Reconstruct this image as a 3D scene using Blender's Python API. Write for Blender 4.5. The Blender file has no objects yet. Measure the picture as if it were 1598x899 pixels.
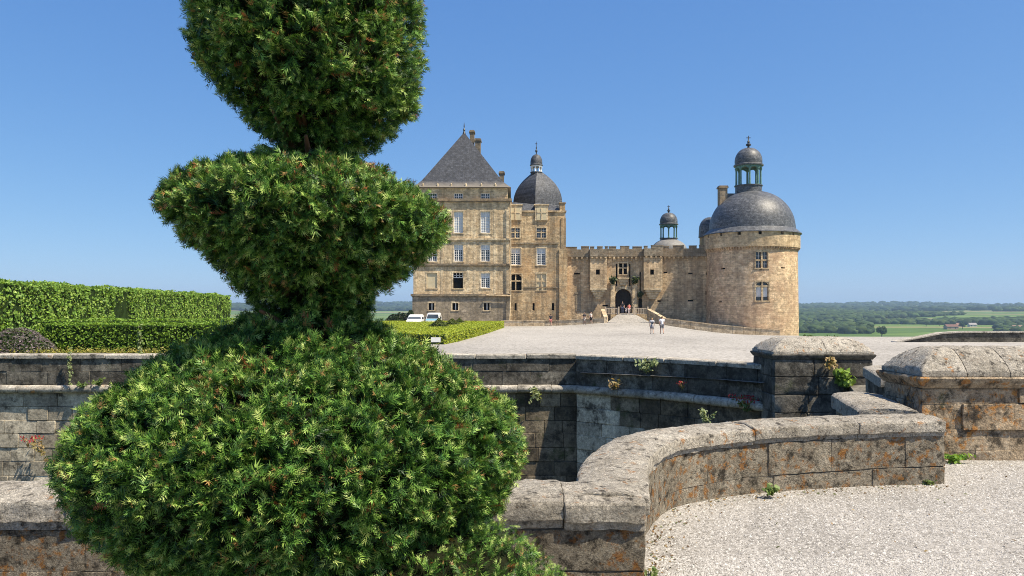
import bpy, bmesh, math, random
import numpy as np
from mathutils import Vector, Matrix, noise

random.seed(7)
rng = np.random.default_rng(7)
sc = bpy.context.scene
COL = sc.collection

# ------------------------------------------------------------------ camera, sky, sun, exposure
F, CX, HY, EYE = 1250.0, 799.0, 480.0, 1.65
cam_d = bpy.data.cameras.new('camera')
cam = bpy.data.objects.new('camera', cam_d)
COL.objects.link(cam)
cam.location = (0, 0, EYE)
cam.rotation_euler = (math.pi / 2, 0, 0)
cam_d.sensor_width = 36
cam_d.lens = 36 * F / 1598
cam_d.shift_y = 30.5 / 1598
cam_d.clip_start = 0.05
cam_d.clip_end = 40000
sc.camera = cam

SUN_ROT, SUN_EL = math.radians(116), math.radians(57)
world = bpy.data.worlds.new('World')
sc.world = world
world.use_nodes = True
wn = world.node_tree
bg = wn.nodes['Background']
sky = wn.nodes.new('ShaderNodeTexSky')
sky.sky_type = 'NISHITA'
sky.sun_disc = False
sky.sun_elevation = SUN_EL
sky.sun_rotation = SUN_ROT
sky.altitude = 1500
sky.air_density = 0.7
sky.dust_density = 2.5
sky.ozone_density = 10.0
# even out the very bright horizon of the physical sky, in every direction alike
_sep = wn.nodes.new('ShaderNodeSeparateColor')
_cmb = wn.nodes.new('ShaderNodeCombineColor')
wn.links.new(sky.outputs[0], _sep.inputs[0])
for _i, (_g, _k) in enumerate(((0.85, 4.75), (0.62, 4.36), (0.34, 4.9))):
    _m = wn.nodes.new('ShaderNodeMath')
    _m.operation = 'MULTIPLY'
    _m.inputs[1].default_value = 0.2
    _p = wn.nodes.new('ShaderNodeMath')
    _p.operation = 'POWER'
    _p.inputs[1].default_value = _g
    _q = wn.nodes.new('ShaderNodeMath')
    _q.operation = 'MULTIPLY'
    _q.inputs[1].default_value = _k
    wn.links.new(_sep.outputs[_i], _m.inputs[0])
    wn.links.new(_m.outputs[0], _p.inputs[0])
    wn.links.new(_p.outputs[0], _q.inputs[0])
    wn.links.new(_q.outputs[0], _cmb.inputs[_i])
wn.links.new(_cmb.outputs[0], bg.inputs[0])
bg.inputs[1].default_value = 0.1
sun_d = bpy.data.lights.new('sun', 'SUN')
sun_d.energy = 5.0
sun_d.angle = math.radians(0.5)
sun_d.color = (1.0, 0.89, 0.71)
sun = bpy.data.objects.new('sun', sun_d)
COL.objects.link(sun)
to_sun = Vector((math.sin(SUN_ROT) * math.cos(SUN_EL), math.cos(SUN_ROT) * math.cos(SUN_EL), math.sin(SUN_EL)))
sun.rotation_euler = to_sun.to_track_quat('Z', 'Y').to_euler()
sun.location = (60, -40, 90)
sc.view_settings.view_transform = 'Standard'
sc.view_settings.look = 'None'
sc.view_settings.exposure = 0.75
sc.view_settings.gamma = 1
sc.view_settings.use_curve_mapping = False
try:
    sc.cycles.use_denoising = True
    sc.cycles.denoising_prefilter = 'NONE'
    sc.cycles.pixel_filter_type = 'BLACKMAN_HARRIS'
    sc.cycles.filter_width = 1.0
    sc.cycles.max_bounces = 6
    sc.cycles.diffuse_bounces = 3
    sc.cycles.glossy_bounces = 2
    sc.cycles.transmission_bounces = 3
    sc.cycles.volume_bounces = 0
    sc.cycles.transparent_max_bounces = 4
except Exception:
    pass


# ------------------------------------------------------------------ helpers
def P(px, py, Y):
    """point of the place seen in the direction (px, py) of the photograph, Y metres ahead"""
    return Vector(((px - CX) * Y / F, Y, EYE - (py - HY) * Y / F))


def XA(px, Y):
    return (px - CX) * Y / F


def ZA(py, Y):
    return EYE - (py - HY) * Y / F


def link(o, parent=None):
    COL.objects.link(o)
    if parent is not None:
        o.parent = parent
    return o


def tag(o, label=None, cat=None, group=None, kind=None):
    if label:
        o['label'] = label
    if cat:
        o['category'] = cat
    if group:
        o['group'] = group
    if kind:
        o['kind'] = kind
    return o


def thing(name, label, cat, loc=(0, 0, 0), group=None):
    o = bpy.data.objects.new(name, None)
    o.empty_display_size = 0.2
    o.location = loc
    COL.objects.link(o)
    return tag(o, label, cat, group)


def root_loc(o):
    v = Vector((0, 0, 0))
    while o is not None:
        v = v + Vector(o.location)
        o = o.parent
    return v


class MB:
    """collects faces in world coordinates; build() makes ONE mesh object under a parent"""

    def __init__(s):
        s.v, s.f = [], []

    def face(s, pts):
        i = len(s.v)
        s.v += [tuple(p) for p in pts]
        s.f.append(list(range(i, i + len(pts))))

    def raw(s, v, f):
        i = len(s.v)
        s.v += [tuple(p) for p in v]
        s.f += [[k + i for k in q] for q in f]

    def box(s, x0, x1, y0, y1, z0, z1, fn=None):
        v = [(x, y, z) for z in (z0, z1) for y in (y0, y1) for x in (x0, x1)]
        if fn:
            v = [fn(*p) for p in v]
        s.raw(v, [(0, 2, 3, 1), (4, 5, 7, 6), (0, 1, 5, 4), (2, 6, 7, 3), (0, 4, 6, 2), (1, 3, 7, 5)])

    def lathe(s, c, prof, n=24, a0=0.0, sx=1.0, sy=1.0, caps=True):
        cx, cy = c
        i = len(s.v)
        for (r, z) in prof:
            for k in range(n):
                a = a0 + 2 * math.pi * k / n
                s.v.append((cx + r * math.cos(a) * sx, cy + r * math.sin(a) * sy, z))
        for j in range(len(prof) - 1):
            for k in range(n):
                k2 = (k + 1) % n
                s.f.append([i + j * n + k, i + j * n + k2, i + (j + 1) * n + k2, i + (j + 1) * n + k])
        if caps:
            s.f.append([i + k for k in range(n)][::-1])
            m = i + (len(prof) - 1) * n
            s.f.append([m + k for k in range(n)])

    def tube(s, pts, radii, n=6):
        pts = [Vector(p) for p in pts]
        if not isinstance(radii, (list, tuple)):
            radii = [radii] * len(pts)
        i = len(s.v)
        for j, p in enumerate(pts):
            d = (pts[min(j + 1, len(pts) - 1)] - pts[max(j - 1, 0)])
            if d.length < 1e-9:
                d = Vector((0, 0, 1))
            d.normalize()
            a = d.orthogonal().normalized()
            if abs(d.z) < 0.9:
                a = d.cross(Vector((0, 0, 1))).normalized()
            b = d.cross(a)
            for k in range(n):
                t = 2 * math.pi * k / n
                s.v.append(tuple(p + (a * math.cos(t) + b * math.sin(t)) * radii[j]))
        for j in range(len(pts) - 1):
            for k in range(n):
                k2 = (k + 1) % n
                s.f.append([i + j * n + k, i + j * n + k2, i + (j + 1) * n + k2, i + (j + 1) * n + k])
        s.f.append([i + k for k in range(n)][::-1])
        m = i + (len(pts) - 1) * n
        s.f.append([m + k for k in range(n)])

    def build(s, name, mat, parent=None, smooth=False, fix=True, angle=None):
        me = bpy.data.meshes.new(name)
        L = root_loc(parent)
        me.from_pydata([(x - L.x, y - L.y, z - L.z) for (x, y, z) in s.v], [], s.f)
        if fix:
            bm = bmesh.new()
            bm.from_mesh(me)
            bmesh.ops.remove_doubles(bm, verts=bm.verts, dist=1e-5)
            bmesh.ops.recalc_face_normals(bm, faces=bm.faces)
            bm.to_mesh(me)
            bm.free()
        me.materials.append(mat)
        if smooth:
            me.polygons.foreach_set('use_smooth', [True] * len(me.polygons))
            if angle:
                me.set_sharp_from_angle(angle=math.radians(angle))
        o = bpy.data.objects.new(name, me)
        return link(o, parent)


def mesh_np(name, V, Q, mat, parent=None, cols=None, smooth=False):
    """mesh from numpy arrays: V (n,3), Q (m,k) equal-sized faces, cols (n,3)"""
    me = bpy.data.meshes.new(name)
    L = root_loc(parent)
    V = np.asarray(V, np.float32) - np.array(L, np.float32)
    Q = np.asarray(Q, np.int32)
    me.vertices.add(len(V))
    me.vertices.foreach_set('co', V.ravel())
    k = Q.shape[1]
    me.loops.add(Q.size)
    me.loops.foreach_set('vertex_index', Q.ravel())
    me.polygons.add(len(Q))
    me.polygons.foreach_set('loop_start', np.arange(0, Q.size, k, dtype=np.int32))
    me.polygons.foreach_set('loop_total', np.full(len(Q), k, np.int32))
    if smooth:
        me.polygons.foreach_set('use_smooth', np.ones(len(Q), bool))
    me.update(calc_edges=True)
    if cols is not None:
        a = me.color_attributes.new('col', 'FLOAT_COLOR', 'POINT')
        c = np.ones((len(V), 4), np.float32)
        c[:, :3] = cols
        a.data.foreach_set('color', c.ravel())
    me.materials.append(mat)
    o = bpy.data.objects.new(name, me)
    return link(o, parent)


# ------------------------------------------------------------------ materials
class NT:
    def __init__(s, name, rough=0.9, spec=0.2):
        s.m = bpy.data.materials.new(name)
        s.m.use_nodes = True
        s.t = s.m.node_tree
        s.b = s.t.nodes['Principled BSDF']
        s.b.inputs['Roughness'].default_value = rough
        s.b.inputs['Specular IOR Level'].default_value = spec
        s._pos = None

    def n(s, typ, **kw):
        nd = s.t.nodes.new(typ)
        for k, v in kw.items():
            setattr(nd, k, v)
        return nd

    def lk(s, a, b):
        s.t.links.new(a, b)

    def setin(s, sock, v):
        if hasattr(v, 'is_output'):
            s.lk(v, sock)
        else:
            if sock.type == 'RGBA' and isinstance(v, (tuple, list)) and len(v) == 3:
                v = (*v, 1)
            sock.default_value = v

    @property
    def pos(s):
        if s._pos is None:
            s._pos = s.n('ShaderNodeNewGeometry').outputs['Position']
        return s._pos

    def map(s, vec=None, scale=(1, 1, 1), loc=(0, 0, 0), rot=(0, 0, 0)):
        m = s.n('ShaderNodeMapping')
        s.lk(vec or s.pos, m.inputs[0])
        m.inputs['Scale'].default_value = scale
        m.inputs['Location'].default_value = loc
        m.inputs['Rotation'].default_value = rot
        return m.outputs[0]

    def noise(s, scale, detail=6, rough=0.6, vec=None, dist=0.0):
        nd = s.n('ShaderNodeTexNoise')
        s.lk(vec or s.pos, nd.inputs['Vector'])
        nd.inputs['Scale'].default_value = scale
        nd.inputs['Detail'].default_value = detail
        nd.inputs['Roughness'].default_value = rough
        nd.inputs['Distortion'].default_value = dist
        return nd.outputs[0]

    def voro(s, scale, vec=None, feature='F1', rand=1.0, out='Distance'):
        nd = s.n('ShaderNodeTexVoronoi', feature=feature)
        s.lk(vec or s.pos, nd.inputs['Vector'])
        nd.inputs['Scale'].default_value = scale
        nd.inputs['Randomness'].default_value = rand
        return nd.outputs[out]

    def ramp(s, fac, stops, interp='LINEAR'):
        nd = s.n('ShaderNodeValToRGB')
        cr = nd.color_ramp
        cr.interpolation = interp
        while len(cr.elements) < len(stops):
            cr.elements.new(0.5)
        for e, (p, c) in zip(cr.elements, stops):
            e.position = p
            e.color = (*c, 1) if isinstance(c, (tuple, list)) else (c, c, c, 1)
        s.lk(fac, nd.inputs[0])
        return nd.outputs[0]

    def mix(s, fac, a, b, mode='MIX'):
        nd = s.n('ShaderNodeMix', data_type='RGBA', blend_type=mode)
        s.setin(nd.inputs[0], fac)
        s.setin(nd.inputs[6], a)
        s.setin(nd.inputs[7], b)
        return nd.outputs[2]

    def math(s, op, a, b=0.0, c=None, clamp=False):
        nd = s.n('ShaderNodeMath', operation=op, use_clamp=clamp)
        s.setin(nd.inputs[0], a)
        s.setin(nd.inputs[1], b)
        if c is not None:
            s.setin(nd.inputs[2], c)
        return nd.outputs[0]

    def rnd(s):
        return s.n('ShaderNodeObjectInfo').outputs['Random']

    def bump(s, h, strength=0.5, dist=0.02, prev=None):
        nd = s.n('ShaderNodeBump')
        nd.inputs['Strength'].default_value = strength
        nd.inputs['Distance'].default_value = dist
        s.lk(h, nd.inputs['Height'])
        if prev is not None:
            s.lk(prev, nd.inputs['Normal'])
        return nd.outputs[0]

    def color(s, c):
        s.setin(s.b.inputs['Base Color'], c)

    def normal(s, n):
        s.lk(n, s.b.inputs['Normal'])


def flat(name, c, rough=0.7, spec=0.3, var=0.15, vs=6.0, metal=0.0):
    m = NT(name, rough, spec)
    nz = m.noise(vs, 5)
    lo = tuple(x * (1 - var) for x in c)
    hi = tuple(min(1, x * (1 + var)) for x in c)
    m.color(m.ramp(nz, [(0.3, lo), (0.7, hi)]))
    m.b.inputs['Metallic'].default_value = metal
    return m.m


def stone(name, cols, sc_=2.0, crust=0.0, crust_c=(0.028, 0.026, 0.022), orange=0.0, white=0.0, moss=0.0,
          bump=0.6, bdist=0.015, objvar=0.25, fine=60.0, streak=0.0):
    m = NT(name, 0.92, 0.12)
    w = m.noise(sc_, 8, 0.65)
    c = m.ramp(w, [(0.28, cols[0]), (0.5, cols[1]), (0.72, cols[2])])
    if objvar:
        k = m.math('MULTIPLY_ADD', m.rnd(), objvar * 2, 1 - objvar)
        c = m.mix(1.0, c, k, 'MULTIPLY')
    f2 = m.noise(fine * 0.35, 5, 0.75)
    c = m.mix(0.9, c, m.ramp(f2, [(0.28, 0.38), (0.5, 1.0), (0.72, 1.55)]), 'MULTIPLY')
    f3 = m.noise(fine * 1.1, 4, 0.8)
    c = m.mix(0.7, c, m.ramp(f3, [(0.3, 0.5), (0.7, 1.45)]), 'MULTIPLY')
    if white:
        v = m.voro(sc_ * 7)
        v = m.math('ADD', v, m.math('MULTIPLY', m.noise(sc_ * 14, 4), 0.7))
        msk = m.ramp(v, [(0.30 + white * 0.2, 1.0), (0.42 + white * 0.2, 0.0)])
        big = m.ramp(m.noise(sc_ * 1.7, 3, vec=m.map(loc=(3.1, 7.7, 1.3))), [(0.42, 0.0), (0.6, 1.0)])
        c = m.mix(m.math('MULTIPLY', m.math('MULTIPLY', msk, big), 0.75), c, (0.46, 0.44, 0.38))
    if crust:
        cn = m.noise(sc_ * 2.2, 10, 0.72, vec=m.map(loc=(11.3, 2.7, 5.1)))
        msk = m.ramp(cn, [(0.62 - crust * 0.28, 0.0), (0.70 - crust * 0.2, 1.0)])
        c = m.mix(m.math('MULTIPLY', msk, 0.85), c, crust_c)
    if streak:
        sn = m.noise(1.0, 7, 0.65, vec=m.map(scale=(1.1, 1.1, 0.09)))
        sn2 = m.noise(1.0, 7, 0.7, vec=m.map(scale=(0.25, 0.25, 0.25), loc=(4, 9, 2)))
        c = m.mix(m.math('MULTIPLY', m.ramp(sn, [(0.5, 0.0), (0.68, 1.0)]), streak), c, (0.07, 0.06, 0.05))
        c = m.mix(m.math('MULTIPLY', m.ramp(sn2, [(0.5, 0.0), (0.65, 1.0)]), streak * 0.6), c, (0.10, 0.085, 0.065))
    if orange:
        v = m.math('ADD', m.noise(sc_ * 2.6, 9, 0.78, vec=m.map(loc=(1.7, 4.2, 8.8))), m.math('MULTIPLY', m.voro(sc_ * 3.1, vec=m.map(loc=(1.7, 4.2, 8.8))), -0.16))
        msk = m.ramp(v, [(0.44, 0.0), (0.51, 1.0)])
        big = m.ramp(m.noise(sc_ * 1.2, 4, vec=m.map(loc=(9.4, 1.1, 3.3))), [(0.65 - orange * 0.2, 0.0), (0.71 - orange * 0.2, 1.0)])
        c = m.mix(m.math('MULTIPLY', m.math('MULTIPLY', msk, big), 0.85), c, m.ramp(m.noise(sc_ * 9, 4), [(0.35, (0.34, 0.13, 0.035)), (0.65, (0.55, 0.27, 0.07))]))
    if fine > 50:
        pit = m.math('ADD', m.voro(sc_ * 5.5, vec=m.map(loc=(6.1, 2.2, 7.7))), m.math('MULTIPLY', m.noise(sc_ * 18, 4, 0.7), 0.8))
        pm = m.ramp(pit, [(0.50, 1.0), (0.58, 0.0)])
        pb = m.ramp(m.noise(sc_ * 0.7, 4, vec=m.map(loc=(2.4, 8.1, 6.3))), [(0.45, 0.0), (0.6, 1.0)])
        c = m.mix(m.math('MULTIPLY', m.math('MULTIPLY', pm, pb), 0.85), c, (0.03, 0.027, 0.022))
    if moss:
        mn = m.ramp(m.noise(sc_ * 1.1, 8, 0.7, vec=m.map(loc=(5.4, 3.1, 2.3))), [(0.66 - moss * 0.25, 0.0), (0.76 - moss * 0.2, 1.0)])
        c = m.mix(m.math('MULTIPLY', mn, 0.8), c, (0.035, 0.05, 0.012))
    m.color(c)
    b1 = m.bump(m.noise(fine, 6, 0.75), bump, bdist)
    b2 = m.bump(m.noise(sc_ * 5, 6, 0.65), bump * 0.8, bdist * 2.5, b1)
    m.normal(b2)
    return m.m


def castle_stone(name, cols, bw=0.62, bh=0.30, streak=0.4, round_c=None, R=5.5, grime=0.5, patch=(0.5, 0.3, 0.14), patch_amt=0.4, mort=0.72):
    cols = [tuple(min(0.75, x * k) for x, k in zip(c, (1.14, 1.10, 1.04))) for c in cols]
    m = NT(name, 0.95, 0.1)
    sep = m.n('ShaderNodeSeparateXYZ')
    m.lk(m.pos, sep.inputs[0])
    X, Y, Z = sep.outputs
    if round_c:
        u = m.math('MULTIPLY', m.math('ARCTAN2', m.math('SUBTRACT', Y, round_c[1]), m.math('SUBTRACT', X, round_c[0])), R)
    else:
        u = m.math('MULTIPLY_ADD', Y, 0.77, X)
    cmb = m.n('ShaderNodeCombineXYZ')
    m.lk(u, cmb.inputs[0])
    m.lk(Z, cmb.inputs[1])
    jit = m.noise(0.8, 3)
    uv = m.n('ShaderNodeVectorMath', operation='MULTIPLY_ADD')
    m.lk(jit, uv.inputs[0])
    uv.inputs[1].default_value = (0.25, 0.2, 0)
    m.lk(cmb.outputs[0], uv.inputs[2])
    br = m.n('ShaderNodeTexBrick')
    m.lk(uv.outputs[0], br.inputs['Vector'])
    br.inputs['Color1'].default_value = (*cols[0], 1)
    br.inputs['Color2'].default_value = (*cols[1], 1)
    br.inputs['Mortar'].default_value = tuple(x * mort for x in cols[2]) + (1,)
    br.inputs['Scale'].default_value = 1
    br.inputs['Mortar Size'].default_value = 0.014
    br.inputs['Mortar Smooth'].default_value = 0.6
    br.inputs['Brick Width'].default_value = bw
    br.inputs['Row Height'].default_value = bh
    br.inputs['Bias'].default_value = 0.1
    c = br.outputs[0]
    c = m.mix(0.9, c, m.ramp(m.noise(1.7, 9, 0.78), [(0.32, 0.45), (0.5, 1.0), (0.68, 1.4)]), 'MULTIPLY')
    sv = m.voro(2.3, vec=m.map(scale=(1, 1, 1.9)), out='Color')
    ss = m.n('ShaderNodeSeparateColor')
    m.lk(sv, ss.inputs[0])
    c = m.mix(0.8, c, m.ramp(ss.outputs[0], [(0.0, 0.66), (0.5, 1.0), (1.0, 1.28)]), 'MULTIPLY')
    c = m.mix(m.math('MULTIPLY', m.ramp(m.noise(0.33, 7, 0.7, vec=m.map(loc=(3, 8, 1))), [(0.44, 0.0), (0.58, 1.0)]), patch_amt), c, patch)
    if streak:
        sn = m.noise(1.0, 8, 0.7, vec=m.map(scale=(0.95, 0.95, 0.08)))
        c = m.mix(m.math('MULTIPLY', m.ramp(sn, [(0.47, 0.0), (0.6, 1.0)]), streak), c, (0.085, 0.072, 0.055))
    if grime:
        gn = m.noise(0.5, 9, 0.75, vec=m.map(loc=(7, 2, 4), scale=(1, 1, 0.7)))
        c = m.mix(m.math('MULTIPLY', m.ramp(gn, [(0.46, 0.0), (0.6, 1.0)]), grime), c, (0.16, 0.135, 0.10))
    m.color(c)
    b = m.bump(br.outputs['Fac'], -0.35, 0.04)
    m.normal(m.bump(m.noise(4, 8, 0.8), 0.8, 0.10, b))
    return m.m


def slate(name, c0, c1, rough=0.55, rows=0.28, band=None, lich=0.4):
    m = NT(name, rough, 0.35)
    sep = m.n('ShaderNodeSeparateXYZ')
    m.lk(m.pos, sep.inputs[0])
    X, Y, Z = sep.outputs
    cmb = m.n('ShaderNodeCombineXYZ')
    m.lk(m.math('MULTIPLY_ADD', Y, 0.7, X), cmb.inputs[0])
    m.lk(Z, cmb.inputs[1])
    br = m.n('ShaderNodeTexBrick')
    m.lk(cmb.outputs[0], br.inputs['Vector'])
    br.inputs['Color1'].default_value = (*c0, 1)
    br.inputs['Color2'].default_value = (*c1, 1)
    br.inputs['Mortar'].default_value = (*[x * 0.5 for x in c0], 1)
    br.inputs['Scale'].default_value = 1
    br.inputs['Mortar Size'].default_value = 0.012
    br.inputs['Brick Width'].default_value = 0.3
    br.inputs['Row Height'].default_value = rows
    c = br.outputs[0]
    c = m.mix(0.95, c, m.ramp(m.noise(2.6, 9, 0.82), [(0.34, 0.35), (0.5, 1.0), (0.66, 2.1)]), 'MULTIPLY')
    li = m.ramp(m.noise(6.0, 8, 0.75, vec=m.map(loc=(2, 5, 8))), [(0.52, 0.0), (0.64, 1.0)])
    c = m.mix(m.math('MULTIPLY', li, lich), c, (0.20, 0.195, 0.18))
    if band:
        z0, z1 = band
        bz = m.math('ADD', Z, m.math('MULTIPLY', m.noise(1.5, 5), 0.9))
        t = m.n('ShaderNodeMapRange')
        m.lk(bz, t.inputs[0])
        t.inputs[1].default_value = z0
        t.inputs[2].default_value = z1
        t.inputs[3].default_value = 0.7
        t.inputs[4].default_value = 0.0
        c = m.mix(t.outputs[0], c, (0.23, 0.20, 0.16))
    m.color(c)
    m.normal(m.bump(m.noise(9, 5, 0.7), 0.5, 0.04, m.bump(br.outputs['Fac'], -0.4, 0.03)))
    return m.m


def leaf_mat(name, trans=0.3, rough=0.45, spec=0.35, gain=1.0):
    m = NT(name, rough, spec)
    at = m.n('ShaderNodeVertexColor', layer_name='col')
    c = at.outputs[0]
    if gain != 1.0:
        c = m.mix(1.0, c, (gain, gain, gain), 'MULTIPLY')
    m.color(c)
    tr = m.n('ShaderNodeBsdfTranslucent')
    m.lk(m.mix(1.0, c, (1.25, 1.15, 0.55), 'MULTIPLY'), tr.inputs[0])
    mx = m.n('ShaderNodeMixShader')
    mx.inputs[0].default_value = trans
    out = m.t.nodes['Material Output']
    m.lk(m.b.outputs[0], mx.inputs[1])
    m.lk(tr.outputs[0], mx.inputs[2])
    m.lk(mx.outputs[0], out.inputs[0])
    return m.m


def gravel_mat(name, cols, scale=38, bump=0.7, bd=0.03, big=0.25):
    m = NT(name, 0.95, 0.1)
    v = m.voro(scale, out='Color')
    sp = m.n('ShaderNodeSeparateColor')
    m.lk(v, sp.inputs[0])
    c = m.ramp(sp.outputs[0], [(0.0, cols[0]), (0.45, cols[1]), (1.0, cols[2])])
    c = m.mix(0.9, c, m.ramp(m.noise(big, 9, 0.68, vec=m.map(scale=(1, 0.45, 1), rot=(0, 0, 0.5))), [(0.32, 0.74), (0.5, 1.0), (0.68, 1.16)]), 'MULTIPLY')
    c = m.mix(0.6, c, m.ramp(m.noise(9.0, 6, 0.7), [(0.3, 0.72), (0.7, 1.2)]), 'MULTIPLY')
    m.color(c)
    d = m.voro(scale)
    m.normal(m.bump(m.noise(scale * 0.3, 5, 0.7), bump, bd * 1.5, m.bump(d, -bump, bd)))
    return m.m


M = {}
M['near_stone'] = stone('weathered_parapet_stone', [(0.27, 0.225, 0.17), (0.44, 0.385, 0.30), (0.58, 0.52, 0.42)], 4.5, crust=0.42, orange=1.1, white=1.0, bump=0.9, bdist=0.02, objvar=0.1, fine=90)
M['cap_stone'] = stone('weathered_cap_stone', [(0.33, 0.295, 0.24), (0.49, 0.445, 0.375), (0.62, 0.575, 0.495)], 5.0, crust=0.3, orange=0.4, white=0.8, bump=1.0, bdist=0.025, objvar=0.1, fine=95)
M['pier_stone'] = stone('pier_stone', [(0.22, 0.165, 0.115), (0.40, 0.31, 0.21), (0.54, 0.45, 0.33)], 3.2, crust=0.5, orange=1.05, white=0.6, moss=0.12, bump=0.85, bdist=0.02, objvar=0.12, fine=70)
M['dark_stone'] = stone('blackened_wall_stone', [(0.055, 0.05, 0.043), (0.125, 0.115, 0.096), (0.23, 0.21, 0.172)], 1.1, crust=0.55, white=0.2, moss=0.22, bump=0.6, bdist=0.02, objvar=0.3, fine=30)
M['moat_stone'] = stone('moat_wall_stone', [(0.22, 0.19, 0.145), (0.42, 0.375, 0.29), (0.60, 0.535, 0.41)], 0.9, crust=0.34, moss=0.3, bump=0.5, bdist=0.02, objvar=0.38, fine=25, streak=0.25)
M['shaded_moss_stone'] = stone('shade_darkened_mossy_stone', [(0.07, 0.056, 0.04), (0.165, 0.135, 0.095), (0.28, 0.235, 0.165)], 0.9, crust=0.5, moss=0.42, bump=0.5, bdist=0.02, objvar=0.45, fine=25, streak=0.3)  # mossier copy of the moat stone, its colour darkened to paint in moat shade
M['mould_stone'] = stone('moulding_stone', [(0.17, 0.155, 0.13), (0.36, 0.33, 0.28), (0.5, 0.46, 0.4)], 1.4, crust=0.3, orange=0.2, white=0.3, bump=0.6, bdist=0.02, objvar=0.18, fine=30)
M['joint'] = flat('pale_joint_mortar', (0.16, 0.135, 0.105), 0.98, 0.05, 0.4, 12)
M['mortar'] = flat('dark_joint_mortar', (0.05, 0.045, 0.04), 0.98, 0.05, 0.4, 8)
M['gravel'] = gravel_mat('pale_gravel', [(0.19, 0.178, 0.16), (0.31, 0.292, 0.268), (0.40, 0.38, 0.352)], 55, big=1.1)
M['esplanade'] = gravel_mat('esplanade_gravel', [(0.21, 0.20, 0.178), (0.335, 0.315, 0.288), (0.42, 0.398, 0.37)], 9, 0.6, 0.05, 0.09)
M['pebble'] = leaf_mat('pebble_stone', 0.0, 0.9, 0.15)
M['soil'] = flat('dark_soil', (0.05, 0.04, 0.028), 0.98, 0.05, 0.5, 4)
M['moat_floor'] = flat('moat_floor_earth', (0.06, 0.065, 0.035), 0.98, 0.05, 0.5, 1.2)

M['yew'] = leaf_mat('yew_needles', 0.07, 0.45, 0.22)
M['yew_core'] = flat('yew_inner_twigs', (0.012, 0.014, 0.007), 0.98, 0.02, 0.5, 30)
M['bark'] = flat('reddish_yew_bark', (0.11, 0.06, 0.035), 0.95, 0.1, 0.5, 25)
M['hedge'] = leaf_mat('hedge_leaves', 0.3, 0.5, 0.3)
M['hedge_core'] = flat('hedge_inner', (0.02, 0.035, 0.01), 0.98, 0.03, 0.5, 3)
M['plant'] = leaf_mat('weed_leaves', 0.35, 0.5, 0.3)
M['far_leaf'] = leaf_mat('distant_tree_leaves', 0.15, 0.8, 0.1)
M['trunk'] = flat('tree_trunk', (0.09, 0.065, 0.045), 0.95, 0.1, 0.4, 3)

M['pav'] = castle_stone('pavilion_ashlar', [(0.53, 0.42, 0.27), (0.63, 0.52, 0.355), (0.43, 0.33, 0.21)], 0.75, 0.36, 0.42, grime=0.24, patch=(0.52, 0.34, 0.17), patch_amt=0.3)
M['pav_base'] = castle_stone('grey_plinth_stone', [(0.24, 0.205, 0.16), (0.31, 0.265, 0.205), (0.16, 0.14, 0.11)], 0.7, 0.36, 0.45, grime=0.6, patch=(0.33, 0.27, 0.18), patch_amt=0.5)
M['wing'] = castle_stone('wing_rubble_stone', [(0.43, 0.32, 0.19), (0.53, 0.42, 0.27), (0.36, 0.27, 0.17)], 0.55, 0.28, 0.55, grime=0.45, patch=(0.50, 0.29, 0.13), patch_amt=0.5)
M['curtain'] = castle_stone('curtain_wall_stone', [(0.44, 0.34, 0.22), (0.54, 0.43, 0.29), (0.36, 0.28, 0.18)], 0.6, 0.29, 0.48, grime=0.3, patch=(0.42, 0.27, 0.15), patch_amt=0.45)
M['merlon'] = castle_stone('grey_merlon_stone', [(0.17, 0.15, 0.12), (0.25, 0.22, 0.175), (0.14, 0.12, 0.095)], 0.6, 0.29, 0.4, grime=0.6, patch_amt=0.2)
M['trim'] = castle_stone('dressed_trim_stone', [(0.52, 0.42, 0.28), (0.60, 0.51, 0.36), (0.44, 0.35, 0.24)], 0.9, 0.5, 0.25, grime=0.35, patch_amt=0.2)
M['dark_trim'] = castle_stone('blackened_string_course', [(0.17, 0.145, 0.11), (0.27, 0.23, 0.17), (0.12, 0.1, 0.08)], 0.9, 0.5, 0.3, grime=0.6, patch_amt=0.3)
M['low_wall'] = castle_stone('low_wall_stone', [(0.44, 0.36, 0.25), (0.54, 0.46, 0.34), (0.36, 0.29, 0.2)], 0.9, 0.4, 0.2, grime=0.4, patch_amt=0.2)
M['slate'] = slate('dark_slate', (0.044, 0.047, 0.054), (0.085, 0.088, 0.098), 0.6)
M['slate_pav'] = slate('pavilion_slate', (0.022, 0.025, 0.033), (0.045, 0.049, 0.060), 0.62, band=(19.1, 20.0), lich=0.1)
M['slate_dome'] = slate('dome_slate', (0.06, 0.064, 0.072), (0.115, 0.118, 0.125), 0.45, 0.22)
M['lead'] = flat('weathered_lead', (0.13, 0.135, 0.145), 0.5, 0.4, 0.3, 5)
M['copper'] = flat('green_copper', (0.10, 0.20, 0.17), 0.6, 0.4, 0.35, 4)
M['iron'] = flat('dark_iron', (0.03, 0.03, 0.032), 0.5, 0.5, 0.2)
M['white_wood'] = flat('white_window_paint', (0.74, 0.74, 0.72), 0.6, 0.3, 0.08)
M['old_wood'] = flat('weathered_wood', (0.46, 0.38, 0.29), 0.85, 0.15, 0.2, 8)
M['door_wood'] = flat('dark_door_wood', (0.022, 0.018, 0.015), 0.75, 0.2, 0.3)
M['blind'] = flat('beige_blind_panel', (0.55, 0.47, 0.31), 0.9, 0.1, 0.12, 2)
M['void'] = flat('dark_interior', (0.008, 0.008, 0.008), 0.95, 0.05, 0.2)
mg = NT('window_glass', 0.08, 0.6)
mg.color(mg.ramp(mg.noise(0.6, 2), [(0.35, (0.02, 0.025, 0.03)), (0.7, (0.06, 0.075, 0.09))]))
M['glass'] = mg.m
M['curtain_cloth'] = flat('pale_window_curtain', (0.62, 0.66, 0.70), 0.9, 0.1, 0.15, 3)


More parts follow.
